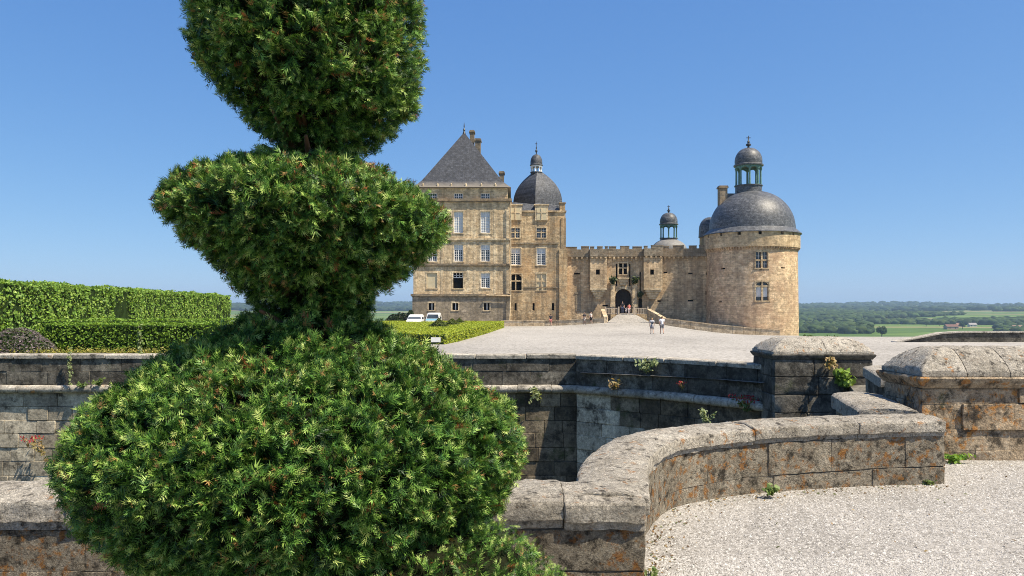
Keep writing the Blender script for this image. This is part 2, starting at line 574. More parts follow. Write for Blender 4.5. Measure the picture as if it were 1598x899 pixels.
# ------------------------------------------------------------------ paths, swept stones, walls
class Path:
    def __init__(s, pts):
        s.p = [Vector((p[0], p[1])) for p in pts]
        s.z = [p[2] if len(p) > 2 else 0.0 for p in pts]
        s.c = [0.0]
        for a, b in zip(s.p, s.p[1:]):
            s.c.append(s.c[-1] + (b - a).length)
        s.L = s.c[-1]

    def at(s, t):
        if t <= 0:
            d = (s.p[1] - s.p[0]).normalized()
            return s.p[0] + d * t, s.z[0]
        if t >= s.L:
            d = (s.p[-1] - s.p[-2]).normalized()
            return s.p[-1] + d * (t - s.L), s.z[-1]
        for i in range(len(s.p) - 1):
            if t <= s.c[i + 1]:
                k = (t - s.c[i]) / (s.c[i + 1] - s.c[i])
                return s.p[i].lerp(s.p[i + 1], k), s.z[i] + (s.z[i + 1] - s.z[i]) * k

    def nrm(s, t, h=0.06):
        a, _ = s.at(t - h)
        b, _ = s.at(t + h)
        d = (b - a).normalized()
        return Vector((d.y, -d.x))      # right-hand side of the path

    def pt(s, t, o, z):
        p, zz = s.at(t)
        n = s.nrm(t)
        return Vector((p.x + n.x * o, p.y + n.y * o, zz + z))


def smooth_path(pts, n=8):
    """Catmull-Rom through the points"""
    P_ = [Vector(p) for p in pts]
    P_ = [P_[0] * 2 - P_[1]] + P_ + [P_[-1] * 2 - P_[-2]]
    out = []
    for i in range(1, len(P_) - 2):
        for k in range(n):
            t = k / n
            a, b, c, d = P_[i - 1], P_[i], P_[i + 1], P_[i + 2]
            out.append(0.5 * ((2 * b) + (c - a) * t + (2 * a - 5 * b + 4 * c - d) * t * t + (3 * b - a - 3 * c + d) * t ** 3))
    out.append(P_[-2])
    return out


def sweep_stone(path, s0, s1, prof, segs, name, mat, parent, amp=0.0, nsc=6.0, endc=0.012, gap=0.006, sub=1):
    """one stone: a closed profile (o, z) swept along the path from s0 to s1, ends chamfered, faces uneven"""
    s0 += gap
    s1 -= gap
    if sub > 1:
        q = []
        for a, b in zip(prof, prof[1:] + prof[:1]):
            L = math.hypot(b[0] - a[0], b[1] - a[1])
            k = max(1, int(round(L / sub_len(sub))))
            for i in range(k):
                q.append((a[0] + (b[0] - a[0]) * i / k, a[1] + (b[1] - a[1]) * i / k))
        prof = q
    co = sum(p[0] for p in prof) / len(prof)
    cz = sum(p[1] for p in prof) / len(prof)
    ts = [s0, s0 + endc] + [s0 + endc + (s1 - s0 - 2 * endc) * i / segs for i in range(1, segs)] + [s1 - endc, s1]
    n = len(prof)
    V, Fc = [], []
    dz0, do0 = random.uniform(-1, 1) * amp * 0.6, random.uniform(-1, 1) * amp * 0.8
    for j, t in enumerate(ts):
        e = j in (0, len(ts) - 1)
        for (o, z) in prof:
            if e:
                o -= math.copysign(min(endc, abs(o - co)), o - co)
                z -= math.copysign(min(endc, abs(z - cz)), z - cz)
            p = path.pt(t, o + do0, z + dz0)
            if amp:
                d = noise.noise_vector(p * nsc) * amp + noise.noise_vector(p * nsc * 3.7) * amp * 0.45
                p = p + d
            V.append(p)
    for j in range(len(ts) - 1):
        for k in range(n):
            k2 = (k + 1) % n
            Fc.append((j * n + k, j * n + k2, (j + 1) * n + k2, (j + 1) * n + k))
    Fc.append(tuple(range(n)))
    Fc.append(tuple((len(ts) - 1) * n + k for k in reversed(range(n))))
    mb = MB()
    mb.raw(V, Fc)
    return mb.build(name, mat, parent, smooth=True, angle=38)


def sub_len(sub):
    return 0.35 / sub


def rect_prof(o0, o1, z0, z1, c=0.012):
    return [(o1, z0 + c), (o1, z1 - c), (o1 - c, z1), (o0, z1), (o0, z0), (o1 - c, z0)]


def course(path, s0, s1, z0, z1, lo, hi, parent, mat, o1=0.0, depth=0.3, amp=0.008, segs=1, jo=0.012, name='stone', first=None, nsc=6, sub=1, c=0.012, gap=0.006):
    s = s0
    k = 0
    while s < s1 - 0.02:
        w = random.uniform(lo, hi)
        if k == 0 and first:
            w = first
        if s1 - (s + w) < lo * 0.55:
            w = s1 - s
        sweep_stone(path, s, s + w, rect_prof(o1 - depth, o1 + random.uniform(-jo, jo), z0 + gap, z1 - gap, c), max(1, int(round(segs * w))), name, mat, parent, amp, nsc, c, gap, sub)
        s += w
        k += 1


def strip(path, s0, s1, o0, o1, z0, z1, n, mb):
    """closed wall core along the path"""
    ts = [s0 + (s1 - s0) * i / n for i in range(n + 1)]
    V = []
    for t in ts:
        V += [path.pt(t, o0, z0), path.pt(t, o1, z0), path.pt(t, o1, z1), path.pt(t, o0, z1)]
    Fc = []
    for j in range(n):
        for k in range(4):
            Fc.append((j * 4 + k, j * 4 + (k + 1) % 4, j * 4 + 4 + (k + 1) % 4, j * 4 + 4 + k))
    Fc += [(0, 1, 2, 3), (n * 4 + 3, n * 4 + 2, n * 4 + 1, n * 4)]
    mb.raw(V, Fc)


# ------------------------------------------------------------------ ground
def esp_h(x, y):
    z = float(np.interp(y, [8, 20, 30, 60, 80, 112, 130], [-0.05, -0.25, -0.45, -0.9, -1.0, -0.95, -0.95]))
    z += 0.66 * math.exp(-((x - 15.7) / 7) ** 2 - ((y - 110) / 12) ** 2)
    kx = min(1, max(0, (x - 17) / 15))
    ky = min(1, max(0, (y - 68) / 36))
    z -= 1.05 * kx * kx * (3 - 2 * kx) * ky * ky * (3 - 2 * ky)
    return z


def near_h(x, y):
    return -0.05 + 0.05 * min(1, max(0, (5.7 - y) / 0.95))


def esp_left(y):
    return float(np.interp(y, [9.2, 12.6, 19.2, 20.3, 22.0, 24.5, 25.2, 25.6], [4.75, 6.3, 8.7, 6.3, 5.3, 2.1, 2.0, -70]))


def esp_right(y):
    return float(np.interp(y, [9, 60, 62, 64, 70, 85, 104.6, 105.6, 106.6, 108.4, 112], [75, 62, 52, 45, 40, 38, 37.2, 31, 26, 19.3, 18.2]))


mb = MB()
ys = [9.2, 10, 11, 12.6, 14, 16, 18, 19.2, 20.3, 21, 22, 23, 24.5, 25.2]
rows = []
NX = 40
for y in ys:
    a, b = esp_left(y), esp_right(y)
    rows.append([(a + (b - a) * (i / NX), y) for i in range(NX + 1)])
for r0, r1 in zip(rows, rows[1:]):
    for i in range(NX):
        mb.face([(x, y, esp_h(x, y)) for (x, y) in (r0[i], r0[i + 1], r1[i + 1], r1[i])])
ys2 = [25.2 + 0.001, 27, 30, 34, 39, 45, 52, 60, 62, 64, 67, 70, 75, 80, 85, 90, 95, 99, 102, 104.6, 105.6, 106.6, 108.4, 110, 112]
rows = []
for y in ys2:
    a, b = -75.0, esp_right(y)
    rows.append([(a + (b - a) * (i / NX), y) for i in range(NX + 1)])
for r0, r1 in zip(rows, rows[1:]):
    for i in range(NX):
        mb.face([(x, y, esp_h(x, y)) for (x, y) in (r0[i], r0[i + 1], r1[i + 1], r1[i])])
# edge skirt so the terrace has a face toward the valley
for y0, y1 in zip(ys2, ys2[1:]):
    a, b = (esp_right(y0), y0), (esp_right(y1), y1)
    mb.face([(a[0], a[1], esp_h(*a)), (b[0], b[1], esp_h(*b)), (b[0], b[1], -9), (a[0], a[1], -9)])
tag(mb.build('esplanade', M['esplanade'], smooth=True, angle=40), kind='structure')

# inner (gravel side) edge of the curved parapet
ARC_IN = [(1008, 783, 0.49), (1006, 745, 0.50), (1006, 727, 0.505), (1018, 708, 0.515), (1044, 690, 0.525), (1083, 681, 0.53), (1175, 670, 0.54), (1337, 661, 0.55), (1474, 656.5, 0.56)]
arc_pts = []
for (px, py, z) in ARC_IN:
    Y = (EYE - z) * F / (py - HY)
    arc_pts.append((XA(px, Y), Y, z))
arc_s = smooth_path(arc_pts, 6)
ARC = Path([(p.x, p.y, p.z) for p in arc_s])
WALL_Y = arc_pts[0][1]
CORNER_X = arc_pts[0][0]

# near terrace: in front of the straight wall and inside the curve
mb = MB()
ax = [p.x for p in arc_s]
ay = [p.y for p in arc_s]


def near_left(y):
    if y < WALL_Y:
        return -9.0
    return float(np.interp(y, ay, ax)) - 0.15


ysn = [-4, 0, 2, 3.5, WALL_Y - 0.001, WALL_Y + 0.001, 5.0, 5.25, 5.5, 5.75, 6.0, 6.4, 6.8, 7.2, 7.5, 7.75, 8.2, 8.7, 9.2]
for y0, y1 in zip(ysn, ysn[1:]):
    for i in range(24):
        q = []
        for (yy, k) in ((y0, i), (y0, i + 1), (y1, i + 1), (y1, i)):
            a = near_left(yy) if yy <= 7.75 else 4.2
            xx = a + (16 - a) * k / 24
            q.append((xx, yy, near_h(xx, yy)))
        mb.face(q)
tag(mb.build('gravel_terrace', M['gravel'], smooth=True), kind='structure')

mb = MB()
mb.face([(-80, 4, -4.8), (14, 4, -4.8), (14, 26.5, -4.8), (-80, 26.5, -4.8)])
tag(mb.build('moat_floor', M['moat_floor']), kind='structure')


# rolling land out to the horizon
def land_h(x, y):
    r = math.hypot(x, y)
    z = float(np.interp(r, [0, 120, 300, 600, 1000, 1600, 3000, 4300, 5400, 7000], [-9, -10, -22, -32, -32, -24, -6, 8, 14, 8]))
    if r > 150:
        k = min(1, (r - 150) / 800)
        z += k * (3.0 + 8 * min(1, max(0, r - 900) / 1600)) * noise.noise(Vector((x / 700, y / 700, 0.3)))
        if r > 2500:
            z += min(1, (r - 2500) / 2000) * (36 * noise.noise(Vector((x / 800, y / 1500, 4.1))) + 9 * noise.noise(Vector((x / 420, y / 700, 2.2))))
    return z


radii = [0, 60, 110, 160, 220, 290, 370, 450, 540, 640, 750, 870, 1000, 1150, 1320, 1500, 1750, 2050, 2400, 2800, 3250, 3750, 4300, 4900, 5400, 6200, 7000]
NA = 180
V = []
for r in radii:
    for k in range(NA):
        a = 2 * math.pi * k / NA
        x, y = r * math.sin(a), r * math.cos(a)
        V.append((x, y, land_h(x, y)))
Q = []
for j in range(len(radii) - 1):
    for k in range(NA):
        k2 = (k + 1) % NA
        Q.append((j * NA + k, (j + 1) * NA + k, (j + 1) * NA + k2, j * NA + k2))
m = NT('farmland', 0.95, 0.05)
vc = m.voro(1.0, vec=m.map(scale=(1 / 260, 1 / 420, 1), rot=(0, 0, 0.5)), out='Color')
sp = m.n('ShaderNodeSeparateColor')
m.lk(vc, sp.inputs[0])
c = m.ramp(sp.outputs[0], [(0.0, (0.075, 0.125, 0.03)), (0.35, (0.115, 0.175, 0.045)), (0.62, (0.145, 0.20, 0.055)), (0.8, (0.20, 0.185, 0.085)), (0.95, (0.25, 0.215, 0.115))], 'CONSTANT')
c = m.mix(0.8, c, m.ramp(m.noise(0.02, 8, 0.7), [(0.3, 0.7), (0.7, 1.25)]), 'MULTIPLY')
m.color(c)
tag(mesh_np('countryside', V, Q, m.m, smooth=True), kind='structure')

# ------------------------------------------------------------------ near parapet: straight run, curve, return
CAP = [(0.008, -0.165), (0.012, -0.118), (0.034, -0.112), (0.036, -0.012), (0.028, 0.002), (-0.03, 0.014), (-0.14, 0.030), (-0.27, 0.036), (-0.41, 0.030),
       (-0.53, 0.010), (-0.557, -0.015), (-0.56, -0.165)]
CAP_ARC = [(o * 0.8 if o < 0 else o, z * 0.84 if z < 0 else z) for (o, z) in CAP]
near_wall = thing('curved_parapet_wall', 'low lichen-spotted stone parapet with wide caps curving round the white gravel', 'wall', (CORNER_X, WALL_Y, 0))
# straight run (to the left, behind the yew); path runs left to right so its right-hand side faces the camera
STR = Path([(-6.5, WALL_Y, 0.49), (CORNER_X, WALL_Y, 0.49)])
core = MB()
strip(STR, 0, STR.L - 0.02, -0.5, -0.014, -0.75, -0.15, 4, core)
core.build('wall_core', M['joint'], near_wall)
cuts = [0]
while cuts[-1] < STR.L - 2.2:
    cuts.append(cuts[-1] + random.uniform(1.15, 1.5))
u880 = XA(880, WALL_Y) + 6.5
cuts = [c for c in cuts if c < u880 - 0.9] + [u880, STR.L]
for a, b in zip(cuts, cuts[1:]):
    sweep_stone(STR, a, b, CAP, max(6, int((b - a) / 0.05)), 'cap_stone', M['cap_stone'], near_wall, 0.013, 8, 0.006, 0.002, 10)
for (z0, z1, f) in ((-0.42, -0.168, 0.5), (-0.80, -0.42, 0.9)):
    course(STR, 0, STR.L - 0.005, z0, z1, 0.75, 1.3, near_wall, M['near_stone'], -0.004, 0.3, 0.008, 14, 0.004, 'stone', f, 9, 6, 0.004, 0.0012)
# curve
core = MB()
strip(ARC, 0.05, ARC.L - 0.05, -0.4, -0.014, -0.85, -0.13, 40, core)
core.build('wall_core', M['joint'], near_wall)
arc_cuts = [0.0]
for px in (1040, 1104, 1175, 1337, 1474):
    k = (px - CX) / F
    t = 0.9
    while t < ARC.L:
        p, _ = ARC.at(t)
        if p.x / p.y >= k:
            break
        t += 0.01
    arc_cuts.append(min(t, ARC.L))
arc_cuts[-1] = ARC.L
for a, b in zip(arc_cuts, arc_cuts[1:]):
    sweep_stone(ARC, a + (0.045 if a == 0 else 0), b, CAP_ARC, max(8, int((b - a) / 0.055)), 'cap_stone', M['cap_stone'], near_wall, 0.013, 8, 0.006, 0.002, 10)
course(ARC, 0.03, ARC.L, -0.44, -0.14, 0.5, 0.9, near_wall, M['near_stone'], -0.004, 0.3, 0.008, 14, 0.003, 'stone', 0.45, 9, 6, 0.004, 0.001)
course(ARC, 0.03, ARC.L, -0.85, -0.44, 0.7, 1.1, near_wall, M['near_stone'], -0.002, 0.3, 0.008, 14, 0.003, 'stone', 0.8, 9, 6, 0.004, 0.001)
# return running back from the end of the curve
e = ARC.at(ARC.L)[0]
RET = Path([(e.x + 0.0, e.y + 0.5, 0.56), (e.x + 0.42, e.y + 2.3, 0.56)])
for a, b in ((0.08, 0.75), (0.75, 1.45), (1.45, RET.L)):
    sweep_stone(RET, a, b, CAP, 12, 'cap_stone', M['cap_stone'], near_wall, 0.008, 9, 0.006, 0.0025, 8)
course(RET, 0.08, RET.L, -0.85, -0.168, 0.6, 0.8, near_wall, M['near_stone'], -0.004, 0.5, 0.006, 8, 0.006, 'stone', None, 7, 3)
# retaining face below the caps on the moat side
ret = MB()
strip(STR, 0, STR.L - 0.7, -0.54, -0.50, -5.4, -0.16, 4, ret)
strip(ARC, 0.4, ARC.L, -0.43, -0.40, -5.4, -0.16, 40, ret)
ret.build('retaining_face', M['moat_stone'], near_wall)


# ------------------------------------------------------------------ far moat wall
def moat_wall(name, label, path, s0, s1, top, segs, split=None, flip=False):
    w = thing(name, label, 'wall', (path.at((s0 + s1) / 2)[0].x, path.at((s0 + s1) / 2)[0].y, -4.8))
    core = MB()
    n = max(2, int((s1 - s0) * segs))
    strip(path, s0, s1, -0.6, -0.05, -4.9, top - 0.12, n, core)
    core.build('wall_core', M['mortar'], w)
    # coping
    s = s0
    while s < s1 - 0.05:
        l = random.uniform(1.1, 1.7)
        if s1 - s - l < 0.6:
            l = s1 - s
        sweep_stone(path, s, s + l, [(0.05, top - 0.13), (0.055, top - 0.03), (0.03, top), (-0.6, top), (-0.6, top - 0.13)], max(1, int(l * 1.6)), 'coping_stone', M['mould_stone'], w, 0.012, 2.5, 0.02, 0.006, 3)
        s += l
    z = top - 0.13
    for (h) in (0.40, 0.42):
        course(path, s0, s1, z - h, z, 0.85, 1.5, w, M['dark_stone'], 0.0, 0.35, 0.01, segs, 0.010, 'stone', None, 3, 1, 0.010, 0.003)
        z -= h
    # roll moulding
    s = s0
    while s < s1 - 0.05:
        l = random.uniform(1.0, 1.6)
        if s1 - s - l < 0.6:
            l = s1 - s
        pr = [(-0.25, z)] + [(0.06 + 0.13 * math.cos(a), z - 0.125 + 0.125 * math.sin(a)) for a in [math.pi / 2 - math.pi * i / 8 for i in range(9)]] + [(-0.25, z - 0.25)]
        sweep_stone(path, s, s + l, pr[::-1], max(2, int(l * 2)), 'moulding_stone', M['mould_stone'], w, 0.012, 3, 0.012, 0.004)
        s += l
    z -= 0.25
    k = 0
    while z > -4.7:
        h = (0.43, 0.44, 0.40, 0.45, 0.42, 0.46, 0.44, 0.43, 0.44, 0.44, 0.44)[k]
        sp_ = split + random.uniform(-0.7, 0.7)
        for (a_, b_, mt_) in ((s0, sp_, 'moat_stone'), (sp_, s1, 'shaded_moss_stone')):
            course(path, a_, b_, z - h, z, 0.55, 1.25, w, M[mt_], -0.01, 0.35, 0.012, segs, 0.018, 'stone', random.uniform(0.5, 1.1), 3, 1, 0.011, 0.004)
        z -= h
        k += 1
    return w


FW = 25.0
FAR_L = Path([(-21, FW), (XA(901, FW), FW)])
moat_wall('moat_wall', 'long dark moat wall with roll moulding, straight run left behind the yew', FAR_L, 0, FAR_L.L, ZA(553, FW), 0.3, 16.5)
cv = smooth_path([(XA(899, 24.75), 24.75, 0), (XA(985, 23.6), 23.6, 0), (XA(1090, 22.2), 22.2, 0), (XA(1212, 20.2), 20.2, 0)], 6)
FAR_R = Path([(p.x, p.y) for p in cv])
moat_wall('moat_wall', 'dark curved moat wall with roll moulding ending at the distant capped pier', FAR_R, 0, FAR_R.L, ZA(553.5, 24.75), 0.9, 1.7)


# ------------------------------------------------------------------ capped piers
def pier(name, label, x0, x1, y0, y1, zb, zt, ztop, inset, mat, capm, courses, lo, hi, cap_cuts, amp, sub, ch=0.016, gp=0.006):
    w = thing(name, label, 'pier', ((x0 + x1) / 2, (y0 + y1) / 2, zb))
    core = MB()
    core.box(x0 + 0.025, x1 - 0.025, y0 + 0.025, y1 - 0.025, zb, zt - 0.05)
    core.build('pier_core', M['joint' if sub > 4 else 'mortar'], w)
    front = Path([(x0, y0), (x1, y0)])
    left = Path([(x0, y1), (x0, y0)])
    right = Path([(x1, y0), (x1, y1)])
    z = zt - 0.13
    for i, h in enumerate(courses):
        course(front, 0.0, front.L, z - h, z, lo, hi, w, mat, 0.0, 0.22, amp, 3, 0.012, 'stone', random.uniform(lo * 0.6, hi), 6, sub, ch, gp)
        course(left, 0.0, left.L - 0.225, z - h, z, lo, hi, w, mat, 0.0, 0.22, amp, 3, 0.01, 'stone', None, 6, sub, ch, gp)
        course(right, 0.225, right.L, z - h, z, lo, hi, w, mat, 0.0, 0.22, amp, 1, 0.01, 'stone', None, 6, 1, 0.016, 0.006)
        z -= h
    # moulded neck
    nb = MB()
    e = 0.05
    prof = [(0.0, zt - 0.13), (0.02, zt - 0.10), (e, zt - 0.06), (e + 0.015, zt - 0.02), (e, zt)]
    for (a, za), (b, zb_) in zip(prof, prof[1:]):
        c0 = [(x0 - a, y0 - a), (x1 + a, y0 - a), (x1 + a, y1 + a), (x0 - a, y1 + a)]
        c1 = [(x0 - b, y0 - b), (x1 + b, y0 - b), (x1 + b, y1 + b), (x0 - b, y1 + b)]
        for k in range(4):
            k2 = (k + 1) % 4
            nb.face([(*c0[k], za), (*c0[k2], za), (*c1[k2], zb_), (*c1[k], zb_)])
    nb.face([(x0 - e, y0 - e, zt), (x1 + e, y0 - e, zt), (x1 + e, y1 + e, zt), (x0 - e, y1 + e, zt)])
    nb.build('neck_moulding', mat, w, smooth=True, angle=30)
    # hipped cap with curved slopes, in stones along x
    H = ztop - zt
    ib = 0.02
    xs = [x0 - ib] + cap_cuts + [x1 + ib]

    def surf(x, t):
        # height at (x, t across depth -1..1)
        def sl(d, w_):
            q = min(1, max(0, d / w_))
            return 1 - (1 - q) ** 2
        yy = (y0 + y1) / 2 + t * ((y1 - y0) / 2 + ib)
        dx = min(x - (x0 - ib), (x1 + ib) - x)
        dy = min(yy - (y0 - ib), (y1 + ib) - yy)
        h = min(sl(dx, inset), sl(dy, min(inset, (y1 - y0) / 2)))
        return yy, zt + 0.012 + 0.05 + (H - 0.05) * h
    for a, b in zip(xs, xs[1:]):
        cm = MB()
        na = max(6, int((b - a) / 0.045))
        nt_ = 18
        g = []
        for i in range(na + 1):
            row = []
            for j in range(nt_ + 1):
                x = a + 0.005 + (b - a - 0.01) * i / na
                yy, z = surf(x, -1 + 2 * j / nt_)
                if i in (0, na) and a != xs[0] or (i == na and b != xs[-1]) or (i == 0 and a != xs[0]):
                    z -= 0.012
                p = Vector((x, yy, z))
                p += noise.noise_vector(p * 5) * amp * 1.3
                row.append(p)
            g.append(row)
        for i in range(na):
            for j in range(nt_):
                cm.face([g[i][j], g[i + 1][j], g[i + 1][j + 1], g[i][j + 1]])
        bz = zt + 0.004
        for i in range(na):
            for j in (0, nt_):
                A, B = g[i][j], g[i + 1][j]
                cm.face([A, B, (B.x, B.y, bz), (A.x, A.y, bz)])
        for j in range(nt_):
            for i in (0, na):
                A, B = g[i][j], g[i][j + 1]
                cm.face([A, B, (B.x, B.y, bz), (A.x, A.y, bz)])
        cm.build('cap_stone', capm, w, smooth=True, angle=40)
    return w


NPY = 8.9
pier('stone_pier', 'long orange-stained stone pier with rounded hipped cap on the right gravel edge', XA(1440, NPY), XA(1440, NPY) + 4.2, NPY, NPY + 0.95,
     -0.35, ZA(588, NPY), ZA(541, NPY + 0.5), 0.42, M['pier_stone'], M['cap_stone'], [0.17, 0.285, 0.24, 0.3], 0.55, 1.1,
     [XA(1508, NPY), XA(1575, NPY), XA(1575, NPY) + 0.9, XA(1575, NPY) + 1.9], 0.009, 6, 0.004, 0.0015)
FPY = 19.5
pier('stone_pier', 'dark square stone pier with hipped cap at the far end of the curved moat wall', XA(1208, FPY), XA(1362, FPY), FPY, FPY + 1.7,
     -4.9, ZA(553, FPY), ZA(526.5, FPY + 0.8), 0.55, M['dark_stone'], M['cap_stone'], [0.42, 0.44, 0.44, 0.44, 0.44, 0.44, 0.44, 0.44, 0.44], 0.6, 1.2,
     [XA(1290, FPY)], 0.012, 2)

# bridge parapet between the two piers
lw = thing('bridge_parapet', 'short capped parapet wall glimpsed between the dark pier and the orange-stained pier', 'wall', (6.4, 14, -0.3))
LK = Path([(6.3, 12.4, 0.56), (6.95, 14.5, 0.56)])
LK2 = Path([(6.3, 12.4, 0.56), (8.72, 19.45, 0.56)])
for a, b in ((0, 1.1), (1.1, LK.L)):
    sweep_stone(LK, a, b, CAP, 8, 'cap_stone', M['cap_stone'], lw, 0.008, 6, 0.014, 0.005, 3)
course(LK, 0, LK.L, -1.0, -0.168, 0.8, 1.3, lw, M['dark_stone'], -0.004, 0.5, 0.008, 3, 0.008, 'stone')
c2 = MB()
strip(LK2, 0.1, LK2.L, -0.5, -0.06, -5.4, -0.8, 3, c2)
c2.build('foundation', M['dark_stone'], lw)

# wall on the far right of the esplanade
rw = thing('terrace_wall', 'dark terrace wall with sloping end at the valley edge, far right', 'wall', (34, 59, -1))
mbw = MB()
pts = [(28.2, -0.92), (31.5, -0.28), (33.0, -0.2), (62, -0.26), (62, -1.6), (28.2, -1.6)]
for yy in (58.6, 59.3):
    mbw.face([(x, yy, z) for x, z in pts])
for (a, b) in zip(pts, pts[1:] + pts[:1]):
    mbw.face([(a[0], 58.6, a[1]), (b[0], 58.6, b[1]), (b[0], 59.3, b[1]), (a[0], 59.3, a[1])])
mbw.build('wall_body', M['dark_stone'], rw)
mbw = MB()
top = [(28.1, -0.93), (31.5, -0.27), (33.0, -0.19), (62, -0.25)]
for (a, b) in zip(top, top[1:]):
    mbw.raw([(a[0], 58.5, a[1]), (b[0], 58.5, b[1]), (b[0], 59.4, b[1]), (a[0], 59.4, a[1]), (a[0], 58.5, a[1] + 0.1), (b[0], 58.5, b[1] + 0.1), (b[0], 59.4, b[1] + 0.1), (a[0], 59.4, a[1] + 0.1)],
            [(0, 3, 2, 1), (4, 5, 6, 7), (0, 1, 5, 4), (2, 3, 7, 6), (0, 4, 7, 3), (1, 2, 6, 5)])
mbw.build('coping', M['mould_stone'], rw)

# ------------------------------------------------------------------ loose gravel on the near terrace
N = 115000
gx = rng.uniform(0.6, 8.2, N)
gy = rng.uniform(4.3, 9.0, N)
gx[:9000] = rng.uniform(0.75, 3, 9000)
gy[:9000] = rng.uniform(4.3, 5.4, 9000)
lim = np.where(gy < WALL_Y, CORNER_X + 0.02, np.interp(gy, ay, ax) + 0.01)
lim = np.where(gy > 7.72, ax[-1] + 0.02, lim)
keep = (gx > lim) & (gx / gy < 0.74) & (gx / gy > 0.1) & ~((gy > NPY - 0.02) & (gx > XA(1440, NPY) - 0.05))
gx, gy = gx[keep], gy[keep]
n = len(gx)
gz = -0.05 + 0.05 * np.clip((5.7 - gy) / 0.95, 0, 1)
sz = np.clip(rng.lognormal(math.log(0.0052), 0.38, n), 0.0025, 0.016)
ang = rng.uniform(0, 2 * math.pi, n)
Vp = np.zeros((n, 5, 3))
for k in range(4):
    rr = sz * rng.uniform(0.7, 1.3, n)
    Vp[:, k, 0] = gx + np.cos(ang + k * math.pi / 2) * rr
    Vp[:, k, 1] = gy + np.sin(ang + k * math.pi / 2) * rr
    Vp[:, k, 2] = gz - 0.002 + rng.uniform(0, 0.004, n)
Vp[:, 4, 0] = gx + rng.normal(0, 0.003, n)
Vp[:, 4, 1] = gy + rng.normal(0, 0.003, n)
Vp[:, 4, 2] = gz + sz * rng.uniform(0.55, 1.05, n)
base = np.arange(n)[:, None, None] * 5
Q = (np.array([[0, 1, 4], [1, 2, 4], [2, 3, 4], [3, 0, 4]])[None] + base).reshape(-1, 3)
tone = rng.choice([0.27, 0.34, 0.38, 0.42, 0.48], n, p=[0.1, 0.2, 0.3, 0.25, 0.15]) * rng.uniform(0.9, 1.08, n)
pc = np.stack([tone * 1.02, tone * 0.985, tone * 0.94], 1)
pc = np.repeat(pc, 5, 0)
tag(mesh_np('loose_gravel', Vp.reshape(-1, 3), Q, M['pebble'], None, pc, smooth=True), 'loose pale gravel spread over the near terrace', 'gravel', kind='stuff')


# ------------------------------------------------------------------ castle
class Facade:
    def __init__(s, px0, Y0, px1, Y1):
        a = Vector((XA(px0, Y0), Y0))
        b = Vector((XA(px1, Y1), Y1))
        s.o, s.d = a, (b - a).normalized()
        s.n = Vector((s.d.y, -s.d.x))
        s.L = (b - a).length

    def u(s, px):
        k = (px - CX) / F
        return (k * s.o.y - s.o.x) / (s.d.x - k * s.d.y)

    def z(s, py, px=None):
        Y = s.o.y + (s.d.y * s.u(px) if px is not None else 0)
        return EYE - (py - HY) * Y / F

    def pt(s, u, o, z):
        return (s.o.x + s.d.x * u + s.n.x * o, s.o.y + s.d.y * u + s.n.y * o, z)

    def box(s, mb, u0, u1, o0, o1, z0, z1):
        mb.box(u0, u1, o0, o1, z0, z1, fn=lambda a, b, c: s.pt(a, b, c))

    def rect(s, px0, px1, py0, py1):
        """photo rectangle -> u0,u1,z0,z1"""
        m = (px0 + px1) / 2
        return s.u(px0), s.u(px1), s.z(py1, m), s.z(py0, m)


def wall_open(fc, mb, u0, u1, z0, z1, ops, depth=0.4, o=0.0, arch=()):
    """wall front with real openings and reveals; ops = [(u0,u1,z0,z1)], arch = indices with round heads"""
    us = sorted(set([u0, u1] + [q for a in ops for q in a[:2]]))
    zs = sorted(set([z0, z1] + [q for a in ops for q in a[2:4]]))
    for i in range(len(us) - 1):
        for j in range(len(zs) - 1):
            cu, cz = (us[i] + us[i + 1]) / 2, (zs[j] + zs[j + 1]) / 2
            if any(a[0] < cu < a[1] and a[2] < cz < a[3] for a in ops):
                continue
            mb.face([fc.pt(us[i], o, zs[j]), fc.pt(us[i + 1], o, zs[j]), fc.pt(us[i + 1], o, zs[j + 1]), fc.pt(us[i], o, zs[j + 1])])
    for k, (a, b, c, d) in enumerate(ops):
        oi = o - depth
        mb.face([fc.pt(a, o, c), fc.pt(a, oi, c), fc.pt(a, oi, d), fc.pt(a, o, d)])
        mb.face([fc.pt(b, o, c), fc.pt(b, oi, c), fc.pt(b, oi, d), fc.pt(b, o, d)])
        mb.face([fc.pt(a, o, c), fc.pt(b, o, c), fc.pt(b, oi, c), fc.pt(a, oi, c)])
        mb.face([fc.pt(a, o, d), fc.pt(b, o, d), fc.pt(b, oi, d), fc.pt(a, oi, d)])
        if k in arch:
            r = arch[k] if isinstance(arch, dict) else (b - a) / 2
            m_ = (a + b) / 2
            hw = (b - a) / 2
            n = 8
            prev = None
            for q in range(2 * n + 1):
                t = math.pi - math.pi * q / (2 * n)
                pu, pz = m_ + hw * math.cos(t), d - r + r * math.sin(t)
                if prev:
                    mb.face([fc.pt(prev[0], o - 0.003, prev[1]), fc.pt(pu, o - 0.003, pz), fc.pt(pu, o - 0.003, d), fc.pt(prev[0], o - 0.003, d)])
                    mb.face([fc.pt(prev[0], o - 0.003, prev[1]), fc.pt(pu, o - 0.003, pz), fc.pt(pu, oi, pz), fc.pt(prev[0], oi, prev[1])])
                prev = (pu, pz)


